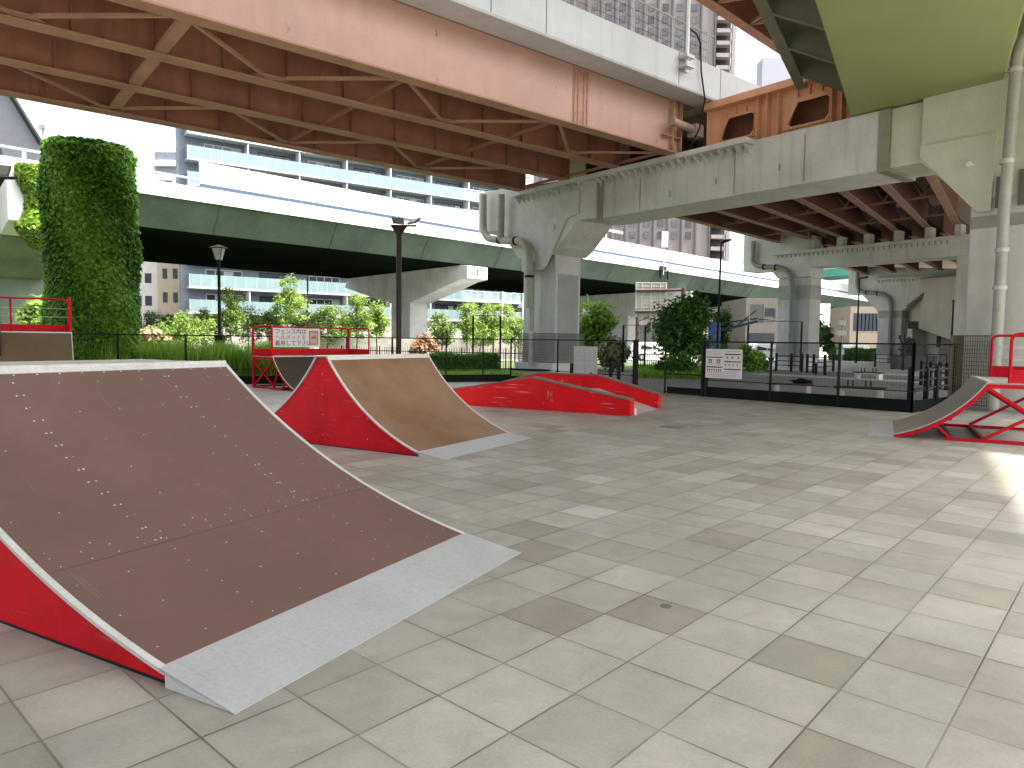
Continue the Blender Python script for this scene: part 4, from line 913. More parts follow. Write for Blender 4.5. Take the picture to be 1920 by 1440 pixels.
def frame_ramp(name, label, tipc, D, wdt, plate, zj, xt, zt, th0, deck, sheet, group=None, rh=0.93, x_in=0.08, third=True):
    D = Vector(D).normalized(); rot = math.atan2(D.y, D.x)
    t = thing(name, label, 'skate ramp', (tipc[0], tipc[1], 0), rot, group); h = wdt/2
    pts = curve(plate, zj, xt, zt, th0)
    sh = MB(); strip(sh, pts, -h+0.02, h-0.02, 0.015); part(t, 'riding_surface', sh, sheet, True)
    for sgn in (1, -1):
        tr = MB(); strip(tr, off(pts, 0.003), min(sgn*(h-0.02), sgn*h), max(sgn*(h-0.02), sgn*h), 0.012); part(t, 'edge_trim', tr, STEEL(), True)
        rl = MB(); strip(rl, off(pts, -0.02), min(sgn*(h-0.05), sgn*(h-0.005)), max(sgn*(h-0.05), sgn*(h-0.005)), 0.06); part(t, 'curved_rail', rl, RED(), True)
    xe = xt+deck
    pl = MB(); pl.add([(0, -h, 0.004), (0, h, 0.004), (plate+0.02, h, zj+0.01), (plate+0.02, -h, zj+0.01), (0, -h, 0), (0, h, 0), (plate+0.02, h, 0.0), (plate+0.02, -h, 0.0)], [(0, 3, 2, 1), (4, 5, 6, 7), (0, 1, 5, 4), (1, 2, 6, 5), (2, 3, 7, 6), (3, 0, 4, 7)])
    part(t, 'threshold_plate', pl, PLATE(), True)
    cp_ = MB(); cp_.box((xt+0.05, 0, zt+0.006), 0.1, wdt, 0.012); cp_.tube([(xt+0.01, -h, zt), (xt+0.01, h, zt)], 0.022, 10); part(t, 'coping', cp_, STEEL(), True)
    dk = MB(); dk.box((xt+deck/2, 0, zt-0.01), deck, wdt-0.04, 0.03); part(t, 'deck', dk, DECK, True)
    xf = plate+0.55+0.12
    for sgn in (1, -1):
        y = sgn*(h-0.04); fr = MB()
        fr.bar((xf+0.12, y, 0.03), (xe, y, 0.03), 0.05, 0.05); fr.bar((xt, y, zt-0.06), (xe, y, zt-0.06), 0.05, 0.07)
        fr.bar((xe-0.03, y, 0.03), (xe-0.03, y, zt-0.05), 0.05, 0.05)
        k = int(0.42*(len(pts)-1)); fr.bar((pts[k][0], y, pts[k][1]-0.06), (xf+0.2, y, 0.03), 0.04, 0.04)
        part(t, 'base_frame', fr, RED(), True)
        xm = xt-0.35
        br_ = MB(); br_.bar((xt+0.02, y, zt-0.1), (xe-0.1, y, 0.06), 0.05, 0.05); br_.bar((xe-0.06, y-0.01*sgn, zt-0.1), (xt+0.0, y-0.01*sgn, 0.06), 0.05, 0.05)
        if third: br_.bar((xt+0.0, y+0.012*sgn, 0.06), (pts[int(.75*24)][0], y+0.012*sgn, pts[int(.75*24)][1]-0.08), 0.045, 0.045)
        parts(t, 'cross_brace', br_, RED(), True)
    jo = MB()
    for k in (5, 9, 13, 17, 21): jo.bar((pts[k][0]+0.03, -h+0.06, pts[k][1]-0.07), (pts[k][0]+0.03, h-0.06, pts[k][1]-0.07), 0.05, 0.06)
    for x in np.arange(xt+0.1, xe, 0.3): jo.bar((x, -h+0.06, zt-0.06), (x, h-0.06, zt-0.06), 0.05, 0.06)
    for x in (xf+0.2, xt, xe-0.03): jo.bar((x, -h+0.06, 0.03), (x, h-0.06, 0.03), 0.05, 0.05)
    part(t, 'joists', jo, mat('dark_red_steel', (0.16, 0.012, 0.015), 0.5), True)
    rails(t, h, xt+x_in-0.08, xe, zt, rh)
    return t
# right ramp (faces left)
D4 = Vector((math.sin(rad(118)), math.cos(rad(118)), 0)); Y4 = Vector((-D4.y, D4.x, 0))
w4 = 2.5; tip4 = Vector((6.294, 12.358, 0))+Y4*(w4/2)
r4 = frame_ramp('open_frame_ramp', 'open red-framed quarter pipe at the right edge with steel plate toe', tip4, D4, w4, 0.38, 0.045, 1.72, 1.0, 14, 1.35, GRYB, rh=0.80, x_in=0.3, third=False)
# ramp behind the spine ramp
D3 = Vector((-math.sin(rad(133)), -math.cos(rad(133)), 0)); Y3 = Vector((-D3.y, D3.x, 0))
w3 = 3.6; bk3 = Vector((-8.26, 22.29, 0)); tip3 = bk3 - D3*3.07 - Y3*(w3/2)
r3 = frame_ramp('open_frame_ramp', 'open red-framed ramp with white helmet notice on its railing, behind the tan spine ramp', tip3, D3, w3, 0.38, 0.045, 1.72, 1.0, 14, 1.35, mat('dark_taupe_ramp_sheet', (0.05, 0.042, 0.03), 0.8, var=0.08, spec=0.1))
# far left ramp
D0 = Vector((-math.sin(rad(146)), -math.cos(rad(146)), 0)); Y0 = Vector((-D0.y, D0.x, 0))
w0 = 4.2; bk0 = Vector((-12.55, 20.0, 0))
tip0 = bk0 - D0*4.1 + Y0*(w0/2)
r0 = frame_ramp('open_frame_ramp', 'tall open-framed ramp with red railing at the far left behind the foreground quarter pipe', tip0, D0, w0, 0.4, 0.05, 2.6, 1.64, 14, 1.4, DKB)

# funbox with two ledges
Dx = Vector((-math.sin(rad(60.8)), math.cos(rad(60.8)), 0)); Nx = Vector((-Dx.y, Dx.x, 0))*-1   # away from camera
P0 = Vector((2.535, 15.023, 0))
fb = thing('funbox', 'low red funbox with two peaked scuffed ledges and a bank between them', 'skate ramp', P0+Dx*2.4+Nx*1.1)
def K(t, n, z): return P0 + Dx*t + Nx*n + Vector((0, 0, z))
near = [(0, 0), (4.8, 0), (4.8, 0.36), (2.4, 0.76), (0, 0.36)]
far = [(0, 0), (4.8, 0), (4.8, 0.37), (3.22, 0.77), (1.57, 0.77), (0, 0.37)]
for prof, na, nb in ((near, 0, 0.27), (far, 1.95, 2.22)):
    mb = MB(); mb.prism([(a, b-0.03 if b else 0.0) for a, b in prof], lambda a, b, n: K(a, n, b), na+0.01, nb-0.01); lg = part(fb, 'ledge', mb, RED_SCUFF(), bev=0.008)
    tp = MB(); P = [q for q in prof if q[1] > 0][::-1]
    tpp = prof[2:] if len(prof) == 5 else prof[2:]
    for (a0, b0), (a1, b1) in zip(tpp[:-1], tpp[1:]):
        tp.hexa([K(a1, na, b1-0.028), K(a0, na, b0-0.028), K(a0, nb, b0-0.028), K(a1, nb, b1-0.028), K(a1, na, b1), K(a0, na, b0), K(a0, nb, b0), K(a1, nb, b1)])
    part(fb, 'ledge_top', tp, mat('ledge_top_steel', (0.15, 0.125, 0.09), 0.5, var=0.15, scale=3), sub=lg)
mb = MB(); mb.prism([(0.0, 0.0), (4.8, 0.0), (3.3, 0.42), (1.5, 0.42)], lambda a, b, n: K(a, n, b), 0.27, 1.95); part(fb, 'bank', mb, mat('bank_sheet', (0.42, 0.38, 0.36), 0.5, var=0.1, scale=2))
mb = MB()
for n_ in (0.3,): mb.hexa([K(-0.02, 0.28, 0.0), K(0.12, 0.28, 0.0), K(0.12, 0.36, 0.0), K(-0.02, 0.36, 0.0), K(-0.02, 0.28, 0.14), K(0.12, 0.28, 0.16), K(0.12, 0.36, 0.16), K(-0.02, 0.36, 0.14)])
parts(fb, 'corner_bracket', mb, WHITE())

# drain cover
mb = MB(); mb.box((0, 0, 0.003), 0.42, 0.3, 0.006)
for i in range(8): mb.box((-0.17+i*0.048, 0, 0.008), 0.02, 0.26, 0.004)
dc = solo('drain_cover', mb, mat('drain_iron', (0.16, 0.15, 0.13), 0.6, var=0.2, scale=8), 'small rectangular drain cover set in the pavers in front of the funbox', 'drain cover')
dc.location = (3.05, 13.2, 0); dc.rotation_euler = (0, 0, rad(-48))
for i, (x, y, r) in enumerate(((0.95, 4.18, 0.035),)):
    mb = MB(); mb.tube([(x, y, 0.0), (x, y, 0.002)], r, 16)
    solo('ground_marker', mb, mat('marker_dark', (0.10, 0.09, 0.08), 0.6), 'small dark round metal marker set in the foreground pavers', 'ground marker', loc=(x, y, 0))

# ================================================================== text helper
def text_mesh(s, size, depth=0.004, align='CENTER'):
    cu = bpy.data.curves.new('t', 'FONT'); cu.body = s; cu.size = size; cu.extrude = depth/2; cu.align_x = align; cu.align_y = 'CENTER'
    o = bpy.data.objects.new('t', cu); C.objects.link(o); bpy.context.view_layer.update()
    me = bpy.data.meshes.new_from_object(o.evaluated_get(bpy.context.evaluated_depsgraph_get()))
    bpy.data.objects.remove(o); bpy.data.curves.remove(cu); return me
def text_on(root, s, size, pos, xdir, m, name='lettering', align='CENTER', sub=None, bold=0):
    me = text_mesh(s, size, align=align); x = Vector(xdir).normalized(); z = Vector((0, 0, 1)); n = x.cross(z).normalized()
    M = Matrix((x, z, n)).transposed().to_4x4(); M.translation = Vector(pos)
    me.transform(inv_of(root) @ M); me.materials.append(m)
    o = bpy.data.objects.new(name, me); C.objects.link(o); o.parent = sub if sub else root; return o

# helmet notice on ramp railing (on back rail of r3)
def r3w(x, y, z): return Vector(tip3) + D3*x + Y3*y + Vector((0, 0, z))
hx = 1.72+1.35-0.075
ha, hb = r3w(hx, 1.12, 0), r3w(hx, -0.62, 0)
xd = (hb-ha).normalized(); nd = xd.cross(Vector((0, 0, 1)))
hn = thing('helmet_notice', 'white helmet notice board with Japanese lettering fixed to the red railing', 'sign', (ha+hb)/2+Vector((0, 0, 1.28)))
hc = (ha+hb)/2+Vector((0, 0, 1.585)); L = (hb-ha).length
mb = MB(); mb.bar(hc-xd*L/2, hc+xd*L/2, 0.012, 0.62); bd = part(hn, 'board', mb, mat('notice_white', (0.68, 0.66, 0.62), 0.5, var=0.03))
INK = mat('black_ink', (0.02, 0.02, 0.02), 0.6); RINK = mat('red_ink', (0.6, 0.03, 0.03), 0.6, var=0.02)
off_ = nd*0.01
text_on(hn, 'フェンス内は', 0.19, hc-xd*L/2+xd*0.08+off_+Vector((0, 0, 0.19)), xd, INK, align='LEFT', sub=bd)
text_on(hn, 'ヘルメットを', 0.19, hc-xd*L/2+xd*0.08+off_+Vector((0, 0, 0.0)), xd, RINK, align='LEFT', sub=bd)
text_on(hn, '着用して下さい', 0.19, hc-xd*L/2+xd*0.08+off_+Vector((0, 0, -0.19)), xd, INK, align='LEFT', sub=bd)
mb = MB(); q = hc+xd*(L/2-0.25)+nd*0.009; mb.bar(q-xd*0.17, q+xd*0.17, 0.004, 0.46); part(hn, 'picture_frame', mb, mat('notice_red', (0.5, 0.12, 0.10), 0.6), sub=bd)
mb = MB(); q += nd*0.004; mb.bar(q-xd*0.13, q+xd*0.13, 0.004, 0.38); part(hn, 'picture', mb, mat('notice_pink', (0.55, 0.38, 0.33), 0.6), sub=bd)
mb = MB(); c0 = q+nd*0.004
mb.add([c0+xd*0.1*math.cos(a)+Vector((0, 0, 0.1*math.sin(a)-0.03)) for a in [math.pi*i/10 for i in range(11)]], [tuple(range(11))]); part(hn, 'helmet_drawing', mb, mat('notice_red', (0.5, 0.12, 0.10)), sub=bd)

# partial white notice at the far left railing
def r0w(x, y, z): return Vector(tip0)+D0*x+Y0*y+Vector((0, 0, z))
fn = thing('railing_notice', 'edge of a white notice with red border on the far left railing', 'sign', r0w(3.9, -0.6, 1.95))
mb = MB(); xq = -Y0
hxx = 2.6+1.4-0.08
q = r0w(hxx, 0.55, 2.2); mb.bar(q-Y0*-0.5, q-Y0*0.62, 0.012, 0.5); bd = part(fn, 'board', mb, mat('notice_white', (0.68, 0.66, 0.62)))
n0_ = (-Y0).cross(Vector((0, 0, 1)))
text_on(fn, 'ください', 0.2, q-Y0*0.1+n0_*0.009, -Y0, RINK, sub=bd)
# white cloth on right ramp rail
cl = MB(); base = Vector(tip4)+D4*2.35+Y4*(-w4/2+0.03)+Vector((0, 0, 1.80))
import bmesh
def blob(name, c, r, m, label, cat, seed=1, sub=3, amp=0.35, loc=None):
    bm = bmesh.new(); bmesh.ops.create_icosphere(bm, subdivisions=sub, radius=1.0)
    rs = np.random.default_rng(seed); ph = rs.random((4, 3))*6
    for v in bm.verts:
        n = v.co.normalized(); k = 1+amp*sum(math.sin(4*n.x+ph[i][0]+i)*math.sin(4*n.y+ph[i][1])*math.sin(5*n.z+ph[i][2]) for i in range(4))/2
        v.co = Vector((n.x*r[0]*k, n.y*r[1]*k, n.z*r[2]*k))
    me = bpy.data.meshes.new(name); bm.to_mesh(me); bm.free()
    for p in me.polygons: p.use_smooth = True
    me.materials.append(m); o = bpy.data.objects.new(name, me); C.objects.link(o); o.location = c
    return tag(o, label, cat)
blob('cloth', base, (0.07, 0.06, 0.09), mat('white_cloth', (0.75, 0.74, 0.72), 0.9), 'small white cloth tied to the red railing at the right edge', 'cloth', 3, 3, 0.8)

# ================================================================== FENCES
def fence(name, label, A, B, h, posts, rail_z=(1.0,), kick=0.27, group=None, cat='fence', wire=True):
    A = Vector(A); B = Vector(B); d = (B-A).normalized(); L = (B-A).length; up = Vector((0, 0, 1))
    t = thing(name, label, cat, A, 0, group)
    for s in posts:
        mb = MB(); q = A+d*s; mb.bar(q, q+up*(h+0.03), 0.055, 0.055); pp = part(t, 'post', mb, BLACK())
        cb = MB(); cb.box(q+up*0.5, 0.12, 0.12, 0.04, math.atan2(d.y, d.x)); part(t, 'post_clip', cb, BLACK(), sub=pp)
    mb = MB(); mb.tube([A+up*h, B+up*h], 0.022, 6); part(t, 'top_rail', mb, BLACK())
    for z in rail_z:
        mb = MB(); mb.tube([A+up*z*h, B+up*z*h], 0.012, 5); part(t, 'rail', mb, BLACK())
    if kick:
        mb = MB(); mb.bar(A+up*kick/2, B+up*kick/2, 0.04, kick); part(t, 'base_board', mb, mat('black_rubber_board', (0.007, 0.010, 0.009), 0.8, var=0.3, scale=1.5, spec=0.15))
    if wire:
        mb = MB(); n = int(L/0.1)
        for i in range(n): q = A+d*(i+0.5)*L/n; mb.bar(q+up*kick, q+up*h, 0.0012, 0.0012)
        for i in range(1, 8):
            z = kick+(h-kick)*i/8; mb.bar(A+up*z, B+up*z, 0.0015, 0.0015)
        part(t, 'wire_mesh', mb, BLACK())
    return t
def fpost(px, A, d):  # distance along fence line for a ray through column px
    k = (px-960)/1320
    return (k*A[1]-A[0])/(d[0]-k*d[1])
fl_d = fd
fence('mesh_fence', 'black mesh fence along the planting behind the left ramps', FC, FL, 1.62, [0.0]+[fpost(p, FC, fd) for p in (905, 836, 747-12, 650, 475, 348, 221, 95)], (0.31,))
gate_u0 = 0
fr_d = (FR-FC).normalized(); Lr = (FR-FC).length
sg = [fpost(p, FC, fr_d) for p in (1045, 1110, 1190, 1247, 1325, 1445, 1573)]
fence('mesh_fence', 'black mesh fence from the middle pier to the double gate post', FC, FC+fr_d*sg[2], 1.62, [0.02, sg[0], sg[1], sg[2]-0.05], (0.31,), 0.22)
fence('mesh_fence', 'black mesh fence running in front of the benches to the near corner', FC+fr_d*sg[4], FR, 1.62, [0.0]+[s-sg[4] for s in sg[5:]]+[Lr-sg[4]], (0.31,), 0.3)
gt = thing('fence_gate', 'low black mesh gate between its two heavy posts', 'gate', FC+fr_d*sg[3])
for s, wd in ((sg[2]+0.05, 0.12), (sg[3], 0.05), (sg[4]-0.12, 0.1), (sg[4]-0.02, 0.1)):
    mb = MB(); q = FC+fr_d*s; mb.bar(q, q+Vector((0, 0, 1.66)), wd, wd); part(gt, 'gate_post', mb, BLACK())
mb = MB(); a = FC+fr_d*(sg[3]); b = FC+fr_d*(sg[4]-0.15)
for z in (0.62, 0.06): mb.bar(a+Vector((0, 0, z)), b+Vector((0, 0, z)), 0.035, 0.035)
part(gt, 'gate_frame', mb, BLACK())
mb = MB(); mb.bar(FC+fr_d*(sg[3]+0.1)+Vector((0, 0, 0.12)), FC+fr_d*(sg[4]-0.1)+Vector((0, 0, 0.12)), 0.03, 0.2); part(gt, 'base_board', mb, MATS['black_rubber_board'])
fence('mesh_fence', 'black mesh fence going back from the near corner behind the right ramp', FR, FR+Uv*13, 1.62, [0.0, 2.6, 5.2, 7.8, 10.4, 13], (0.31,), 0.28)
# white sheet fixed to fence
q0s, q1s = fpost(1077, FC, fr_d), fpost(1121, FC, fr_d)
ws = thing('white_sheet_panel', 'plain pale sheet panel fixed to the black fence beside the middle pier', 'panel', FC+fr_d*((q0s+q1s)/2))
mb = MB(); a = FC+fr_d*q0s; b = FC+fr_d*q1s; nf = Vector((fr_d.y, -fr_d.x, 0)); nf = nf if nf.y < 0 else -nf
mb.bar(a+nf*0.05+Vector((0, 0, 0.92)), b+nf*0.05+Vector((0, 0, 0.92)), 0.01, 0.98); bd = part(ws, 'sheet', mb, mat('pale_sheet', (0.50, 0.50, 0.47), 0.6, var=0.05, scale=4))
mb = MB(); m_ = (a+b)/2+nf*0.058
for s in (-0.02, 0.45, -0.45): mb.bar(m_+fr_d*s+Vector((0, 0, 0.45)), m_+fr_d*s+Vector((0, 0, 1.4)), 0.006, 0.01)
for z in (0.6, 0.75, 0.9, 1.05, 1.2): mb.bar(a+nf*0.058+Vector((0, 0, z)), b+nf*0.058+Vector((0, 0, z)), 0.004, 0.008)
part(ws, 'seam', mb, mat('seam_grey', (0.33, 0.33, 0.31), 0.6), sub=bd)

# rules sign on fence
s0, s1 = fpost(1324, FC, fr_d)+0.02, fpost(1393, FC, fr_d)
sgn = thing('rules_sign', 'white park rules board with red-brown bars and pictograms on the black fence', 'sign', FC+fr_d*((s0+s1)/2)+Vector((0, 0, 0.6)))
a = FC+fr_d*s0+nf*0.06; b = FC+fr_d*s1+nf*0.06; zc = 1.0; hh = 0.84
zc = 0.99
mb = MB(); mb.bar(a+Vector((0, 0, zc)), b+Vector((0, 0, zc)), 0.015, hh); bd = part(sgn, 'board', mb, mat('sign_white', (0.78, 0.75, 0.73), 0.5, var=0.02))
LL = (b-a).length
def sp_(x, y, d=0.012): return a + fr_d*(x*LL) + Vector((0, 0, zc+hh/2-y*hh)) + nf*d
BR = mat('sign_bar_brown', (0.13, 0.035, 0.03), 0.6)
bars = MB()
for x0_, x1_, y_ in ((0.03, 0.47, 0.28), (0.03, 0.47, 0.62), (0.53, 0.97, 0.17), (0.53, 0.97, 0.42), (0.53, 0.97, 0.68)): bars.bar(sp_(x0_, y_), sp_(x1_, y_), 0.006, 0.03)
part(sgn, 'bars', bars, BR, sub=bd)
pc = MB()
for x_, y_ in ((0.13, 0.42), (0.36, 0.42)):
    pc.bar(sp_(x_-0.045, y_), sp_(x_+0.045, y_), 0.006, 0.11)
part(sgn, 'pictogram', pc, BR, sub=bd)
pc = MB()
for x_, y_ in ((0.13, 0.44), (0.36, 0.44)): pc.bar(sp_(x_-0.025, y_, 0.018), sp_(x_+0.025, y_, 0.018), 0.004, 0.035); pc.bar(sp_(x_-0.005, y_-0.04, 0.018), sp_(x_+0.02, y_-0.04, 0.018), 0.004, 0.03)
part(sgn, 'pictogram', pc, MATS['sign_white'], sub=bd)
pc = MB()
for i in range(7): 
    x_ = 0.06+0.062*i; pc.bar(sp_(x_-0.017, 0.71), sp_(x_+0.017, 0.71), 0.006, 0.035); pc.bar(sp_(x_-0.007, 0.755), sp_(x_+0.007, 0.755), 0.006, 0.05)
for x_ in (0.6, 0.74, 0.9): pc.bar(sp_(x_-0.022, 0.30), sp_(x_+0.022, 0.29), 0.006, 0.035); pc.bar(sp_(x_-0.012, 0.26), sp_(x_+0.008, 0.25), 0.006, 0.05)
for x_ in (0.56, 0.66, 0.77, 0.88): pc.bar(sp_(x_-0.012, 0.53), sp_(x_+0.015, 0.54), 0.006, 0.05)
part(sgn, 'pictogram', pc, mat('pictogram_red', (0.38, 0.10, 0.09), 0.6), sub=bd)
pc = MB()
for y_, x0_, x1_ in ((0.09, 0.05, 0.45), (0.14, 0.05, 0.4), (0.19, 0.05, 0.42), (0.07, 0.55, 0.95), (0.77, 0.55, 0.95), (0.82, 0.1, 0.9), (0.88, 0.05, 0.9), (0.93, 0.2, 0.85), (0.52, 0.08, 0.2), (0.52, 0.3, 0.43)):
    pc.bar(sp_(x0_, y_), sp_(x1_, y_), 0.006, 0.012)
part(sgn, 'small_print', pc, mat('small_print_grey', (0.45, 0.40, 0.39), 0.6), sub=bd)

# ================================================================== IVY COLUMN
iv = thing('ivy_column', 'tall round column wrapped top to foot in dark green ivy on the left', 'ivy column', (-14.25, 24.0, 0))
R_ = 1.3; ic = Vector((-14.25, 24.0, 0)); Ht = 7.85
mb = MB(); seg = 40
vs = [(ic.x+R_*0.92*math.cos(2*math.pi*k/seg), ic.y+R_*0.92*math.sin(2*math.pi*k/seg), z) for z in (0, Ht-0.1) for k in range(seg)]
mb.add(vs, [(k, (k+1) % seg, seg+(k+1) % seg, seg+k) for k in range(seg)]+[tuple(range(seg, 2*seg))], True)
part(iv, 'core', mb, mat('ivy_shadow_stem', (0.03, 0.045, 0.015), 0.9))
n = 60000
th = rng.random(n)*2*math.pi; z = rng.random(n)*Ht
bulge = 0.05*np.sin(th*5+z*1.3)+0.04*np.sin(z*3.1+th*2)+0.05*rng.normal(size=n)
rr = R_+bulge+0.02
rr = np.where(z > Ht-0.25, rr-0.2*((z-Ht+0.25)/0.25)**2*0.8, rr)
P = np.stack([ic.x+rr*np.cos(th), ic.y+rr*np.sin(th), z], 1)
N = np.stack([np.cos(th), np.sin(th), 0.5+0*th], 1)*1.3 + rng.normal(size=(n, 3))*0.6
nt_ = 2500; a2 = rng.random(nt_)*2*math.pi; r2 = R_*np.sqrt(rng.random(nt_))
P2 = np.stack([ic.x+r2*np.cos(a2), ic.y+r2*np.sin(a2), Ht-0.05+0.08*rng.random(nt_)], 1); N2 = rng.normal(size=(nt_, 3))*0.4+[0, 0, 1]
P = np.vstack([P, P2]); N = np.vstack([N, N2])
pat = 0.5+0.25*np.sin(P[:, 2]*1.1+np.arctan2(P[:, 1]-ic.y, P[:, 0]-ic.x)*3)+rng.normal(size=len(P))*0.22
link_mesh('foliage', leaf_mesh('foliage', P, N, 0.065+0.065*rng.random(len(P)), np.clip(pat, 0, 1), 1.25, inv_of(iv)), L_IVY, iv)
# ivy hanging on the hammerhead cap behind
iv2 = thing('ivy_growth', 'yellow-green ivy spilling over the pier cap end just left of the ivy column', 'ivy', V(10.3, -46, 6))
n = 12000; ss = rng.random(n)
cc = np.array(V(10.3, -47.9, 8.2)); 
tt = rng.random(n)*3.2; zz = rng.random(n); 
base_ = np.array(V(8.6, -47.3, 0)); 
P = np.zeros((n, 3))
ang = rng.random(n)*2*math.pi
wob = (0.85+0.2*np.sin(zz*7+1)+0.2*rng.random(n))*np.clip(0.45+zz*2.2, 0, 1)
for i in range(3): pass
cx = np.array(V(10.6, -45.6, 0))
P[:, 0] = cx[0]+np.cos(ang)*1.15*wob; P[:, 1] = cx[1]+np.sin(ang)*1.4*wob; P[:, 2] = 6.3+zz*4.2
fac = 1-0.35*np.clip(zz-0.6, 0, 1)*2
P[:, 0] = cx[0]+(P[:, 0]-cx[0])*fac
N = np.stack([np.cos(ang), np.sin(ang), 0.3+0*ang], 1)*1.5+rng.normal(size=(n, 3))*0.6
link_mesh('foliage', leaf_mesh('foliage', P, N, 0.16+0.1*rng.random(n), np.clip(0.5+rng.normal(size=n)*0.3, 0, 1), 1.25, inv_of(iv2)), leaf_mat('bright_ivy_leaves', (0.07, 0.15, 0.012), (0.15, 0.27, 0.02), (0.26, 0.40, 0.04), 0.4), iv2)

# ================================================================== VEGETATION
def tree(name, label, x, y, h, cr, cz, n, leaf, m, trunk_r=0.09, ncl=40, cs=0.5, group=None, flat=0.8, hollow=0.3, cat='tree', limbs=7, z0=0.0):
    t = thing(name, label, cat, (x, y, z0), 0, group)
    mb = MB(); pts = [(x, y, z0-0.05)]; k = 5
    for i in range(1, k+1): pts.append((x+random.uniform(-.05, .05)*h*0.3, y+random.uniform(-.05, .05)*h*0.3, z0+h*0.85*i/k))
    mb.tube(pts, [trunk_r*(1-0.8*i/k) for i in range(k+1)], 8)
    for i in range(limbs):
        s = 0.35+0.5*random.random(); b = Vector(pts[1]).lerp(Vector(pts[-1]), s); a = random.random()*2*math.pi; l = cr[0]*(0.5+0.5*random.random())
        e = b+Vector((math.cos(a)*l, math.sin(a)*l, l*0.7)); mb.tube([b, b.lerp(e, 0.5)+Vector((0, 0, 0.05)), e], [trunk_r*0.4, trunk_r*0.25, trunk_r*0.1], 5)
    part(t, 'trunk', mb, BARK)
    P, N, sz, sh = crown(n, (x, y, cz+z0), cr, ncl, cs, leaf, flat, hollow)
    link_mesh('crown', leaf_mesh('crown', P, N, sz, sh, 1.5, inv_of(t)), m, t)
    return t
def pxy(px, Y): return ((px-960)/1320*Y*1.0, Y)
def at(px, Y): return ((px-960)/1320*Y, Y)
x, y = at(1278, 33); tree('round_tree', 'dense round green tree standing right of the road sign back', x, y, 4.4, (1.1, 1.1, 1.25), 2.15, 9000, 0.13, L_TREE, 0.1, 60, 0.55, hollow=0.2)
P_, N_, s_z, s_h = crown(5000, (x+0.35, y, 3.0), (0.65, 0.65, 0.7), 25, 0.4, 0.12)
tr_ = [o for o in bpy.data.objects if o.name.startswith('round_tree')][0]
link_mesh('crown', leaf_mesh('crown', P_, N_, s_z, s_h, 1.5, inv_of(tr_)), L_TREE, tr_)
youngs = [(432, 52, 5.2, 0.9, 'slim young tree just right of the lantern lamp post'), (541, 48, 6.0, 1.0, 'taller young tree with dark trunk above the helmet notice ramp'),
          (613, 56, 4.6, 1.3, 'young light green tree behind the right part of the red railing'), (668, 52, 4.9, 1.1, 'bushy young tree between the red railing and the floodlight pole'),
          (705, 55, 4.8, 0.8, 'thin young tree just left of the floodlight pole'), (828, 50, 3.6, 0.9, 'low young tree just right of the hammerhead stem'),
          (875, 55, 4.9, 0.7, 'sparse pale-trunked young tree behind the clipped hedge'), (925, 46, 4.4, 1.2, 'broad young tree left of the middle pier'),
          (965, 52, 4.0, 0.8, 'small young tree nearly touching the middle pier'), (505, 60, 4.0, 1.4, 'low bushy young tree behind the red framed ramp'), (345, 45, 3.4, 1.6, 'feathery pale green tree beside the ivy column'),
          (305, 55, 3.6, 1.5, 'wide low tree in front of the beige building'), (385, 57, 3.9, 1.5, 'yellow-green tree left of the lantern lamp post'), (465, 58, 4.2, 1.5, 'spreading tree above the left end of the red railing'),
          (575, 59, 3.8, 1.5, 'spreading tree around the slim grey pole'), (640, 60, 3.6, 1.5, 'low tree against the pale garden wall'), (900, 58, 3.8, 1.3, 'hazy tree behind the ball-stop frame')]
for i, (px, Y, h, r, lab) in enumerate(youngs):
    x, y = at(px, Y); tree('young_tree', lab, x, y, h, (r, r, h*0.36), h*0.62, 3600, 0.10, (L_YOUNG, L_YOUNG, L_OLIVE)[i % 3], 0.07, 34, 0.42, 'young trees beyond the fence', hollow=0.15)
for px, Y, z, r, n, lab in ((1112, 40, 2.2, (0.9, 0.9, 1.7), 5000, 'bright green leafy tree directly right of the middle pier'),):
    x, y = at(px, Y); tree('leafy_tree', lab, x, y, 4.3, r, z, n, 0.15, leaf_mat('bright_leaves', (0.09, 0.2, 0.02), (0.17, 0.32, 0.04), (0.28, 0.42, 0.08), 0.5), 0.08, 40, 0.5)
def shrub(name, label, px, Y, R, cz, n, leaf, m, cat='shrub', group=None, ncl=30, cs=0.35, z0=0):
    x, y = at(px, Y); t = thing(name, label, cat, (x, y, z0), 0, group)
    P, N, sz, sh = crown(n, (x, y, cz), R, ncl, cs, leaf, 0.9, 0.1); P[:, 2] = np.maximum(P[:, 2], 0.02)
    link_mesh('foliage', leaf_mesh('foliage', P, N, sz, sh, 1.5, inv_of(t)), m, t)
    mb = MB()
    for i in range(7):
        a = random.random()*6.28; mb.tube([(x, y, 0), (x+math.cos(a)*R[0]*0.6, y+math.sin(a)*R[1]*0.6, cz+R[2]*0.4)], [0.025, 0.008], 5)
    part(t, 'stems', mb, BARK)
    return t
shrub('bronze_shrub', 'round reddish-bronze shrub in front of the hammerhead stem', 802, 44, (0.75, 0.75, 0.75), 1.05, 3500, 0.16, L_BRONZE)
shrub('bronze_shrub', 'brownish shrub at the foot of the ivy column, right side', 268, 33, (0.9, 0.8, 0.8), 1.1, 3500, 0.15, leaf_mat('olive_bronze_leaves', (0.10, 0.09, 0.03), (0.24, 0.20, 0.09), (0.4, 0.36, 0.2), 0.3))
shrub('clipped_shrub', 'rounded dense shrub beside the black gate post', 1150, 38, (0.75, 0.75, 0.75), 0.95, 4500, 0.12, leaf_mat('pale_shrub_leaves', (0.08, 0.09, 0.03), (0.19, 0.21, 0.08), (0.36, 0.40, 0.2), 0.3))
shrub('low_bush', 'low round green bush right of the rules sign', 1408, 41, (1.0, 0.9, 0.75), 0.6, 6000, 0.11, L_GRASS)
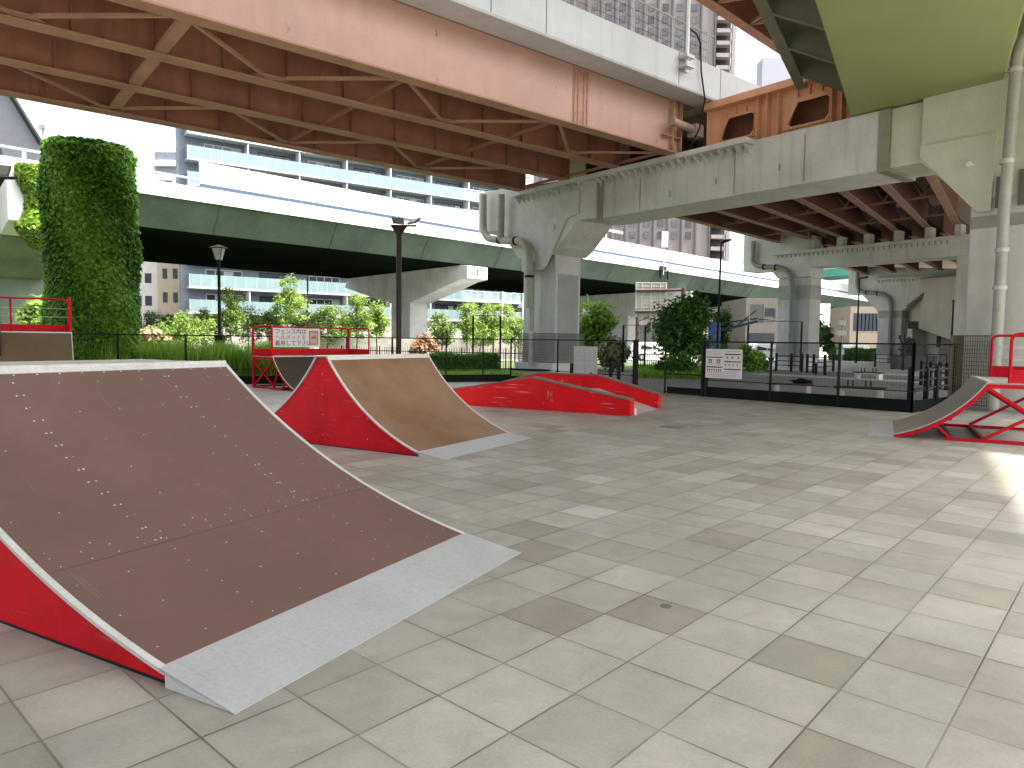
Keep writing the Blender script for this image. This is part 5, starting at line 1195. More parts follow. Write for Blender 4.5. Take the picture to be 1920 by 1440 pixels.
shrub('low_bush', 'green bush below the round tree', 1265, 32, (0.9, 0.7, 0.4), 0.35, 3500, 0.1, L_TREE)
shrub('dark_bush', 'tall dark green bush right of the second portal pier', 1530, 62, (1.3, 1.1, 2.2), 2.2, 5000, 0.2, L_TREE)
shrub('roadside_shrub', 'yellow-leaved plant behind the far left railing', 68, 30, (0.9, 0.8, 1.2), 2.0, 2500, 0.15, L_YOUNG)
shrub('hoop_vine', 'leafy climber behind the blue basketball post', 1350, 43, (0.55, 0.5, 1.1), 2.4, 1800, 0.14, L_TREE)
# clipped hedge
def hedge(label, A, B, w, h, n, m=L_TREE, leaf=0.08):
    A = np.array(A, float); B = np.array(B, float); L = np.linalg.norm(B-A); d = (B-A)/L; nn = np.array([-d[1], d[0], 0])
    t = thing('hedge', label, 'hedge', tuple((A+B)/2))
    s = rng.random(n)*L; face = rng.random(n); q = (rng.random(n)-0.5)*w; z = rng.random(n)*h
    top = face < 0.4; z = np.where(top, h+0.05*rng.normal(size=n), z); q = np.where(top, q, np.where(face < 0.8, -w/2, w/2)+0.04*rng.normal(size=n))
    z = z+0.05*np.sin(s*3)*(z/h)
    P = A+s[:, None]*d+q[:, None]*nn; P[:, 2] = z
    N = rng.normal(size=(n, 3))*0.6+np.where(top[:, None], [0, 0, 1.0], nn*-1.0)+[0, 0, .3]
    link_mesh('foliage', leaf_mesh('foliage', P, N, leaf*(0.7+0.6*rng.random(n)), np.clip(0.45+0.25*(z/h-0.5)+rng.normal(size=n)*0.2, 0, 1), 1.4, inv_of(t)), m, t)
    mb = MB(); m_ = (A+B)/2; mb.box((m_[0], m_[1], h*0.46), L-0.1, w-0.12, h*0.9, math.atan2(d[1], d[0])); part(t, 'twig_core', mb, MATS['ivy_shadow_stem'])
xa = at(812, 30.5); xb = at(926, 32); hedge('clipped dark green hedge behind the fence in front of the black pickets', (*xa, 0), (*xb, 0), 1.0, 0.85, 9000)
xa = at(1560, 70); xb = at(1640, 66); hedge('far low hedge between the second and third portal piers', (*xa, 0), (*xb, 0), 1.2, 1.1, 5000, L_TREE, 0.15)
# tall grass clump strips and lawn blades
def blades(name, label, n, sampler, hmin, hmax, w, m, kind='stuff', lean=0.35):
    B0 = sampler(n); ht = hmin+(hmax-hmin)*rng.random(n); a = rng.random(n)*2*math.pi; ln = lean*ht*(0.3+rng.random(n))
    dirv = np.stack([np.cos(a), np.sin(a), 0*a], 1); side = np.stack([-np.sin(a), np.cos(a), 0*a], 1)
    V0 = B0-side*w/2; V1 = B0+side*w/2; up = np.array([0, 0, 1.])
    M_ = B0+dirv*(ln*0.35)[:, None]+up*(ht*0.6)[:, None]; V2 = M_+side*w*0.4; V3 = M_-side*w*0.4; T = B0+dirv*ln[:, None]+up*ht[:, None]
    Vv = np.stack([V0, V1, V2, V3, T], 1).reshape(-1, 3)
    k = np.arange(n)*5; tri = np.concatenate([np.stack([k, k+1, k+2], 1), np.stack([k, k+2, k+3], 1), np.stack([k+3, k+2, k+4], 1)])
    me = bpy.data.meshes.new(name); me.vertices.add(n*5); me.vertices.foreach_set('co', Vv.ravel())
    me.loops.add(len(tri)*3); me.loops.foreach_set('vertex_index', tri.ravel()); me.polygons.add(len(tri))
    me.polygons.foreach_set('loop_start', np.arange(0, len(tri)*3, 3)); me.polygons.foreach_set('loop_total', np.full(len(tri), 3)); me.update()
    sh = np.clip(0.5+rng.normal(size=n)*0.25, 0, 1); at_ = me.attributes.new('shade', 'FLOAT', 'POINT'); at_.data.foreach_set('value', np.repeat(sh, 5))
    me.materials.append(m); o = bpy.data.objects.new(name, me); C.objects.link(o); return tag(o, label, 'grass', kind=kind)
def strip_sampler(A, d, s0, s1, off0, off1, clump=0):
    A = np.array(A); d = np.array(d); nn = np.array([-d[1], d[0], 0]); nn = nn if nn[1] > 0 else -nn
    def f(n):
        s = s0+(s1-s0)*rng.random(n); o = off0+(off1-off0)*rng.random(n)
        if clump:
            cs = s0+(s1-s0)*rng.random(clump); co = off0+(off1-off0)*rng.random(clump); i = rng.integers(0, clump, n)
            s = cs[i]+rng.normal(size=n)*0.22; o = np.clip(co[i]+rng.normal(size=n)*0.2, off0, off1)
        P = A+d*s[:, None]+nn*o[:, None]; P[:, 2] = 0; return P
    return f
blades('tall_grass', 'tall bright green ornamental grass along the fence between ivy column and lamp post', 26000, strip_sampler(FC, fd, 7.6, 17, 0.7, 3.6, 60), 0.6, 1.55, 0.026, L_GRASS)
blades('grass', 'short rough grass behind the fence', 30000, strip_sampler(FC, fd, -1, 12, 0.2, 5.5), 0.12, 0.38, 0.025, L_GRASS)
def samp2(n):
    P = np.zeros((n, 3)); k = (rng.random(n)); px = 1195+135*k; Y = 31+rng.random(n)*9; P[:, 0] = (px-960)/1320*Y; P[:, 1] = Y; return P
blades('grass', 'short grass verge below the round tree', 22000, samp2, 0.15, 0.4, 0.03, L_GRASS)

# ================================================================== IRON PICKET FENCE
def picket(label, A, B, h=1.15, step=0.14):
    A = Vector(A); B = Vector(B); d = (B-A).normalized(); L = (B-A).length; t = thing('picket_fence', label, 'fence', A)
    mb = MB(); up = Vector((0, 0, 1))
    n = int(L/step)
    for i in range(n+1): q = A+d*i*L/n; mb.bar(q+up*0.08, q+up*h, 0.022, 0.022)
    part(t, 'pickets', mb, BLACK())
    mb = MB()
    for z in (0.15, h-0.2): mb.bar(A+up*z, B+up*z, 0.035, 0.04)
    part(t, 'rail', mb, BLACK())
    for i in range(int(L/2.4)+1): q = A+d*min(L, i*2.4); mb = MB(); mb.bar(q, q+up*(h+0.05), 0.06, 0.06); part(t, 'post', mb, BLACK())
picket('long black iron picket fence behind the clipped hedge', (*at(640, 38), 0), (*at(984, 34), 0))
picket('black iron picket fence left of the round tree', (*at(1192, 36), 0), (*at(1325, 38), 0))
# tall thin black frame poles behind hedge
for (pa, pb, Y, zt_, lab) in ((886, 937, 34, 2.75, 'tall thin black ball-stop frame behind the hedge left of the middle pier'), (1167, 1208, 37, 2.45, 'tall thin black ball-stop frame by the road sign post'), (1400, 1500, 42, 2.9, 'tall thin black ball-stop frame left of the second portal pier')):
    t = thing('ball_stop_frame', lab, 'net frame', (*at((pa+pb)/2, Y), 0))
    for p in (pa, pb): mb = MB(); q = Vector((*at(p, Y), 0)); mb.bar(q, q+Vector((0, 0, zt_)), 0.09, 0.09); part(t, 'post', mb, BLACK())
    mb = MB(); mb.bar(Vector((*at(pa, Y), zt_)), Vector((*at(pb, Y), zt_)), 0.03, 0.03); part(t, 'top_bar', mb, BLACK())

# ================================================================== LAMP POSTS
t = thing('lantern_lamp_post', 'black lamp post with a glass lantern head beside the left planting', 'lamp post', (*at(412, 27), 0))
x, y = at(412, 27); z = 5.05
mb = MB(); mb.tube([(x, y, 0), (x, y, 0.9), (x, y, 0.95), (x, y, z-0.55)], [0.13, 0.13, 0.07, 0.055], 12); part(t, 'pole', mb, BLACK())
lan = MB(); q = 0.13
lan.add([(x+0.26*math.cos(a), y+0.26*math.sin(a), z-0.12) for a in [math.pi/4+k*math.pi/2 for k in range(4)]]+[(x+0.13*math.cos(a), y+0.13*math.sin(a), z-0.55) for a in [math.pi/4+k*math.pi/2 for k in range(4)]], [(0, 1, 5, 4), (1, 2, 6, 5), (2, 3, 7, 6), (3, 0, 4, 7), (4, 5, 6, 7)])
part(t, 'lantern_glass', lan, mat('lantern_glass', (0.55, 0.57, 0.55), 0.2, var=0.02))
mb = MB()
for k in range(4):
    a = math.pi/4+k*math.pi/2; mb.bar((x+0.265*math.cos(a), y+0.265*math.sin(a), z-0.11), (x+0.135*math.cos(a), y+0.135*math.sin(a), z-0.56), 0.02, 0.02)
mb.add([(x+0.36*math.cos(k*math.pi/4), y+0.36*math.sin(k*math.pi/4), z-0.1) for k in range(8)]+[(x, y, z+0.03)], [(k, (k+1) % 8, 8) for k in range(8)]+[tuple(range(8))])
part(t, 'lantern_frame', mb, BLACK())
mb = MB(); mb.box((x, y-0.14, 1.15), 0.18, 0.01, 0.28); part(t, 'notice', mb, WHITE())
mb = MB(); mb.box((x, y-0.0, 1.4), 0.3, 0.3, 0.45); part(t, 'control_box', mb, BLACK())

def flood_pole(label, x, y, z, heads, r=0.085):
    t = thing('floodlight_pole', label, 'light pole', (x, y, 0))
    mb = MB(); mb.tube([(x, y, 0), (x, y, z-0.35)], r, 14); part(t, 'pole', mb, BROWNPOLE())
    mb = MB(); mb.add([(x-0.28, y-0.07, z-0.18), (x+0.28, y-0.07, z-0.18), (x+0.07, y-0.07, z-0.5), (x-0.07, y-0.07, z-0.5), (x-0.28, y+0.07, z-0.18), (x+0.28, y+0.07, z-0.18), (x+0.07, y+0.07, z-0.5), (x-0.07, y+0.07, z-0.5)], [(0, 1, 2, 3), (4, 7, 6, 5), (0, 4, 5, 1), (1, 5, 6, 2), (2, 6, 7, 3), (3, 7, 4, 0)])
    mb.bar((x-0.3, y, z-0.15), (x+0.62, y, z-0.15), 0.08, 0.06); part(t, 'bracket', mb, BROWNPOLE())
    for (dx, dy, tilt, rz) in heads:
        M = Matrix.Translation((x+dx, y+dy, z)) @ Matrix.Rotation(rz, 4, 'Z') @ Matrix.Rotation(tilt, 4, 'X')
        hb_ = MB(); hb_.box((0, 0, 0), 0.42, 0.07, 0.36); hb_.v = [tuple(M @ Vector(v)) for v in hb_.v]; hd = part(t, 'floodlight', hb_, mat('flood_housing', (0.22, 0.21, 0.18), 0.5), bev=0.02)
        gb = MB(); gb.box((0, -0.037, 0), 0.36, 0.006, 0.3); gb.v = [tuple(M @ Vector(v)) for v in gb.v]; part(t, 'lens', gb, mat('flood_lens', (0.42, 0.42, 0.38), 0.25), sub=hd)
    return t
x, y = at(747, 25.3); flood_pole('dark brown pole with twin floodlights behind the spine ramp', x, y, 5.75, [(-0.02, -0.1, rad(-50), rad(20)), (0.55, -0.1, rad(-55), rad(-40))], 0.095)
x, y = at(-6, 17.5); flood_pole('floodlight on a pole at the extreme left edge of the view', x, y, 5.55, [(0.30, -0.1, rad(-35), rad(15))], 0.09)
t = thing('street_lamp', 'tall thin black street lamp right of the round tree', 'street lamp', (*at(1343, 36), 0)); x, y = at(1343, 36)
mb = MB(); mb.tube([(x, y, 0), (x+0.05, y, 6.65)], [0.07, 0.045], 10); part(t, 'pole', mb, BLACK())
mb = MB(); mb.tube([(x+0.05, y, 6.6), (x+0.2, y, 6.72), (x+0.55, y, 6.8)], [0.05, 0.09, 0.05], 10); part(t, 'lamp_head', mb, BLACK())
t = thing('street_lamp', 'thin street lamp in front of the third portal pier', 'street lamp', (*at(1604, 60), 0)); x, y = at(1604, 60)
mb = MB(); mb.tube([(x, y, 0), (x, y, 7.2)], [0.09, 0.05], 10); part(t, 'pole', mb, BLACK()); mb = MB(); mb.tube([(x, y, 7.15), (x+0.7, y, 7.3)], [0.05, 0.08], 8); part(t, 'lamp_head', mb, BLACK())
t = thing('street_lamp', 'thin dark lamp pole near the curved beige wall', 'street lamp', (*at(1781, 48), 0)); x, y = at(1781, 48)
mb = MB(); mb.tube([(x, y, 0), (x, y, 4.6)], [0.08, 0.05], 10); part(t, 'pole', mb, BLACK()); mb = MB(); mb.tube([(x-0.1, y, 4.6), (x+0.3, y, 4.65)], [0.05, 0.05], 8); part(t, 'lamp_head', mb, BLACK())
# slim pole left of hammerhead
t = thing('slim_pole', 'slim grey pole rising behind the young trees', 'pole', (*at(577, 55), 0)); x, y = at(577, 55); mb = MB(); mb.tube([(x, y, 0), (x, y, 6.3)], 0.07, 8); part(t, 'pole', mb, BROWNPOLE())
mb = MB(); mb.tube([(*at(750, 24.0), 0), (*at(750, 24.0), 1.7)], 0.035, 8)

# ================================================================== BASKETBALL HOOP, ROAD SIGN, TRAFFIC SIGNAL
t = thing('basketball_hoop', 'blue basketball stand with a pale backboard in front of the second pier', 'basketball hoop', (*at(1340, 38), 0)); x, y = at(1340, 38)
BLUE = mat('blue_paint', (0.02, 0.10, 0.42), 0.5, var=0.08)
mb = MB(); mb.box((x-0.1, y, 1.35), 0.6, 0.4, 2.7); part(t, 'post_pad', mb, BLUE, bev=0.05)
mb = MB(); mb.bar((x, y, 2.2), (x+2.1, y-0.3, 2.75), 0.12, 0.12); mb.bar((x+1.0, y-0.15, 2.45), (x+2.1, y-0.3, 3.4), 0.07, 0.07); mb.bar((x, y, 2.6), (x+2.1, y-0.3, 2.9), 0.08, 0.08); part(t, 'arm', mb, mat('dark_blue_paint', (0.02, 0.03, 0.10), 0.5))
mb = MB(); mb.box((x+2.05, y-0.3, 3.15), 0.75, 0.06, 1.05, rad(-12)); bb = part(t, 'backboard', mb, mat('backboard', (0.47, 0.49, 0.44), 0.5, var=0.05))
mb = MB()
for a_0, b_0 in (((-.36, -.5), (.36, -.5)), ((.36, -.5), (.36, .5)), ((.36, .5), (-.36, .5)), ((-.36, .5), (-.36, -.5))): mb.bar((x+2.05+a_0[0], y-0.34-a_0[0]*0.2, 3.15+a_0[1]), (x+2.05+b_0[0], y-0.34-b_0[0]*0.2, 3.15+b_0[1]), 0.04, 0.04)
part(t, 'board_frame', mb, WHITE(), sub=bb)
mb = MB(); mb.tube([(x+2.3+0.23*math.cos(a), y-0.65+0.23*math.sin(a), 2.85) for a in [k*math.pi/8 for k in range(17)]], 0.015, 6); part(t, 'rim', mb, BLACK())
t = thing('security_camera', 'white camera on a horizontal arm from the second portal pier', 'camera', (*at(1450, 40), 2.85)); x, y = at(1438, 40)
mb = MB(); mb.tube([(x-0.55, y, 2.92), (x+0.2, y, 2.98)], 0.14, 12); part(t, 'housing', mb, WHITE()); mb = MB(); mb.tube([(x, y, 2.95), (x+0.9, y, 2.95)], 0.04, 8); part(t, 'arm', mb, WHITE())

t = thing('road_sign', 'large grey-backed overhead road sign seen from behind, on brown gantry posts', 'road sign', (*at(1225, 58), 0)); Y = 58
def q_(px, pz, Y=58): return Vector(((px-960)/1320*Y, Y, pz))
SG = mat('sign_back', (0.36, 0.35, 0.31), 0.6, var=0.06); BRP = mat('brown_gantry', (0.075, 0.05, 0.045), 0.7, spec=0.2)
mb = MB(); mb.box(q_(1217, 4.95), 2.6, 0.06, 3.0); bp_ = part(t, 'panel', mb, SG)
mb = MB()
for p in (1190, 1200, 1217, 1234, 1244): mb.bar(q_(p, 3.45, 57.93), q_(p, 6.45, 57.93), 0.1, 0.06)
for i in range(11): mb.bar(q_(1188, 3.5+i*0.29, 57.95), q_(1246, 3.5+i*0.29, 57.95), 0.05, 0.05)
part(t, 'panel_ribs', mb, mat('sign_back_ribs', (0.5, 0.49, 0.45), 0.6), sub=bp_)
mb = MB()
for z in (5.75, 4.05): mb.tube([q_(1188, z, 57.8), q_(1282, z+0.1, 57.8)], 0.12, 10)
mb.tube([q_(1277, -0.05, 57.8), q_(1277, 6.0, 57.8)], 0.18, 12); mb.tube([q_(1193, -0.05, 57.8), q_(1193, 3.6, 57.8)], 0.16, 12); mb.bar(q_(1193, 3.2, 57.8), q_(1215, 3.7, 57.8), 0.08, 0.08)
part(t, 'gantry', mb, BRP)
mb = MB(); mb.box(q_(1284, 5.35), 0.7, 0.1, 0.9); part(t, 'small_panel', mb, SG)
t = thing('road_sign', 'dark stacked direction panels right of the round tree under the viaduct', 'road sign', (*at(1318, 60), 0))
mb = MB()
for i in range(3): mb.box(q_(1325, 3.2+i*0.5, 60), 1.5, 0.08, 0.4)
part(t, 'panel', mb, mat('sign_dark', (0.20, 0.16, 0.13), 0.6)); mb = MB(); mb.tube([q_(1310, 0, 60), q_(1310, 4.6, 60)], 0.08, 8); part(t, 'post', mb, BRP)
t = thing('traffic_signal', 'white pedestrian signal post beyond the fence corner', 'traffic signal', (*at(1576, 45), 0))
mb = MB(); mb.tube([q_(1576, 0, 45), q_(1576, 3.3, 45)], 0.07, 10); part(t, 'post', mb, mat('signal_grey', (0.5, 0.5, 0.48), 0.5))
for z, s in ((2.95, 0.45), (2.3, 0.6), (1.1, 0.4)): mb = MB(); mb.box(q_(1574, z, 44.9), s, 0.25, 0.35); part(t, 'signal_box', mb, WHITE(), bev=0.03)

# ================================================================== BENCHES, BOLLARDS, RAILS
def bench(label, pa, pb, Y, zs=0.31, group='low benches on the asphalt', arms=()):
    a = Vector((*at(pa, Y[0]), 0)); b = Vector((*at(pb, Y[1]), 0)); d = (b-a).normalized(); n_ = Vector((-d.y, d.x, 0)); L = (b-a).length
    t = thing('bench', label, 'bench', (a+b)/2, 0, group)
    mb = MB()
    for o_ in (-0.15, 0, 0.15): mb.bar(a+n_*o_+Vector((0, 0, zs)), b+n_*o_+Vector((0, 0, zs)), 0.13, 0.05)
    part(t, 'seat', mb, mat('bench_dark_wood', (0.075, 0.045, 0.038), 0.7, var=0.15, scale=3))
    for s in (0.12, 0.88):
        mb = MB(); q = a+d*s*L; mb.box(q+Vector((0, 0, (zs-0.03)/2)), 0.14, 0.4, zs-0.03, math.atan2(d.y, d.x)); part(t, 'leg', mb, CONC2(), bev=0.015)
    for s in arms:
        mb = MB(); q = a+d*s*L
        for e in (-0.07, 0.07): mb.bar(q+d*e+Vector((0, 0, zs+0.02)), q+d*e+Vector((0, 0, zs+0.2)), 0.035, 0.03)
        parts(t, 'arm_divider', mb, BLACK())
    return a, b, d
a, b, d = bench('low dark bench with a black bag on it, nearest the rules sign', 1449, 1526, (22.6, 22.2))
bench('low dark bench with two upright arm dividers', 1567, 1664, (21.6, 20.8), arms=(0.3, 0.65))
bench('small distant bench beyond the dividers bench', 1602, 1656, (33, 32), arms=(0.3, 0.7))
q = a+d*((b-a).length*0.72)+Vector((0, 0, 0.40)); blob('bag', q, (0.30, 0.14, 0.075), mat('black_fabric', (0.006, 0.006, 0.007), 0.95, spec=0.1), 'black bag lying on the bench nearest the rules sign', 'bag', 5, 3, 0.6)
def bollard_rail(label, pts, h=0.95, rails_z=(0.35, 0.6, 0.88), group='black bollard railings'):
    t = thing('bollard_railing', label, 'railing', pts[0], 0, group)
    for q in pts:
        mb = MB(); q = Vector(q); mb.tube([q, q+Vector((0, 0, h)), q+Vector((0, 0, h+0.03))], [0.075, 0.075, 0.05], 12); part(t, 'bollard', mb, BLACK())
    mb = MB()
    for p, q in zip(pts[:-1], pts[1:]):
        for z in rails_z: mb.bar(Vector(p)+Vector((0, 0, z)), Vector(q)+Vector((0, 0, z)), 0.03, 0.05)
    part(t, 'rail', mb, BLACK())
bollard_rail('black bollard railing nearest the right ramp', [(*at(1708, 19.6), 0), (*at(1738, 20.6), 0), (*at(1757, 21.4), 0), (*at(1784, 22.4), 0)])
bollard_rail('black bollard railing behind the nearest one', [(*at(1728, 28), 0), (*at(1745, 27), 0), (*at(1762, 26), 0), (*at(1776, 25.2), 0)])
bollard_rail('black bollard railing in front of the second portal pier', [(*at(1455, 41), 0), (*at(1483, 40), 0), (*at(1503, 39.5), 0)], 1.0)
bollard_rail('black bollard railing right of the second portal pier', [(*at(1513, 39), 0), (*at(1525, 38), 0), (*at(1546, 38), 0), (*at(1562, 41), 0)], 1.0)
bollard_rail('black bollard railing beside the white sheet panel', [(*at(1072, 25.6), 0), (*at(1108, 27), 0), (*at(1145, 28), 0), (*at(1160, 27), 0)], 0.75, (0.3, 0.68))
bollard_rail('long pale-topped railing at the foot of the third pier', [(*at(1640, 50), 0), (*at(1678, 49), 0), (*at(1710, 48), 0)], 0.9)
for q, wh_ in (((1530, 36.5), 'left'), ((1547, 36.0), 'right')):
    mb = MB(); x, y = at(*q); mb.tube([(x, y, 0), (x, y, 0.6)], 0.07, 10); solo('bollard', mb, BLACK(), '%s one of two short black bollards by the path right of the second pier' % wh_, 'bollard', 'short bollards by the path', (x, y, 0))
# framed barrier, cabinet, pruned tree
t = thing('framed_barrier', 'black framed mesh barrier near the foot of the curved beige wall', 'barrier', (*at(1755, 34), 0))
mb = MB(); a = Vector((*at(1737, 34), 0)); b = Vector((*at(1774, 34), 0))
for z in (0.45, 1.15): mb.bar(a+Vector((0, 0, z)), b+Vector((0, 0, z)), 0.05, 0.05)
for s in (0, 0.33, 0.66, 1): q = a.lerp(b, s); mb.bar(q+Vector((0, 0, 0 if s in (0, 1) else 0.45)), q+Vector((0, 0, 1.15)), 0.05 if s in (0, 1) else 0.02, 0.05 if s in (0, 1) else 0.02)
part(t, 'frame', mb, BLACK())
t = thing('pruned_tree', 'bare pruned tree with stubby branches in front of the third pier', 'tree', (*at(1693, 44), 0)); x, y = at(1693, 44)
mb = MB(); mb.tube([(x, y, 0), (x, y, 1.5), (x+0.02, y, 1.9)], [0.1, 0.08, 0.07], 8)
for dx, z0_, z1_ in ((-0.25, 1.5, 2.2), (0.25, 1.55, 2.1), (-0.3, 1.2, 1.35), (0.32, 1.2, 1.35), (0.0, 1.8, 2.3)): mb.tube([(x, y, z0_), (x+dx, y, (z0_+z1_)/2+0.05), (x+dx*1.2, y, z1_)], [0.05, 0.05, 0.07], 6)
part(t, 'trunk', mb, mat('dark_bark', (0.035, 0.035, 0.03), 0.9))
mb = MB(); mb.box((*at(1712, 46), 0.45), 2.6, 0.8, 0.9); solo('planter_box', mb, mat('dark_planter', (0.05, 0.06, 0.055), 0.7, var=0.2), 'long dark planter box behind the pruned tree', 'planter', loc=(*at(1712, 46), 0))
mb = MB(); mb.tube([(*at(1880, 20.5), 0), (*at(1880, 20.5), 1.9)], 0.03, 8); mb.box((*at(1880, 20.5), 1.5), 0.3, 0.05, 0.05)
solo('fence_stake', mb, BLACK(), 'dark fence stake seen through the right railing', 'stake', loc=(*at(1880, 20.5), 0))

# ================================================================== CARS
def car(label, x, y, rot, body, L=4.0, Wd=1.7, h=1.55):
    t = thing('parked_car', label, 'car', (x, y, 0), rot, 'cars on the road beyond')
    prof = [(-L/2, 0.35), (-L/2+0.05, 0.8), (-L/2+0.15, 0.95), (-L/2+0.45, h-0.12), (-L/2+0.8, h), (0.25, h), (0.75, h-0.15), (1.15, 0.98), (L/2-0.15, 0.85), (L/2, 0.65), (L/2, 0.35), (1.75, 0.3), (-1.75, 0.3)]
    mb = MB(); mb.prism([(a, b) for a, b in prof], lambda a, b, yy: (a, yy*(1.0 if b < 1.0 else 0.86), b), -Wd/2, Wd/2); bo = part(t, 'body', mb, body, True, bev=0.05)
    GL = mat('car_glass', (0.03, 0.035, 0.04), 0.1, var=0.0)
    for s in (-1, 1):
        for a0, a1 in ((-1.35, -0.35), (-0.25, 0.55)):
            mb = MB(); yy = s*(Wd/2*0.90+0.005); mb.add([(a0, s*(Wd/2+0.004)*0.98, 0.98), (a1+(0.35 if a1 > 0 else 0), s*(Wd/2+0.004)*0.98, 0.98), (a1, s*Wd/2*0.875, h-0.14), (a0+0.12, s*Wd/2*0.875, h-0.14)], [(0, 1, 2, 3)]); part(t, 'window', mb, GL, True)
    mb = MB(); mb.add([(1.14, -Wd*0.40, 1.02), (1.14, Wd*0.40, 1.02), (0.78, Wd*0.38, h-0.13), (0.78, -Wd*0.38, h-0.13)], [(0, 1, 2, 3)]); part(t, 'windscreen', mb, GL, True)
    for a in (-1.25, 1.25):
        for s in (-1, 1):
            mb = MB(); mb.tube([(a, s*(Wd/2-0.2), 0.3), (a, s*(Wd/2+0.01), 0.3)], 0.3, 16); w_ = part(t, 'wheel', mb, BLACK(), True); mb = MB(); mb.tube([(a, s*(Wd/2+0.011), 0.3), (a, s*(Wd/2+0.02), 0.3)], 0.17, 12); part(t, 'rim', mb, STEEL(), True, sub=w_)
    for s in (-1, 1):
        mb = MB(); mb.box((L/2, s*0.6, 0.68), 0.03, 0.3, 0.14); part(t, 'headlight', mb, WHITE(), True)
        mb = MB(); mb.box((-L/2+0.01, s*0.7, 0.8), 0.03, 0.15, 0.2); part(t, 'tail_light', mb, RED(), True)
WC = mat('white_car_paint', (0.75, 0.76, 0.76), 0.3, var=0.01); YC = mat('pale_green_car_paint', (0.55, 0.62, 0.25), 0.35, var=0.02)
car('white car parked behind the pickets left of the round tree', *at(1222, 60), rad(10), WC)
car('pale yellow-green car partly hidden behind the round tree', *at(1300, 54), rad(190), YC)
car('white car beyond the rules sign below the basketball hoop', *at(1432, 63), rad(15), WC)
car('small distant white car between the second and third piers', *at(1607, 72), rad(20), WC)

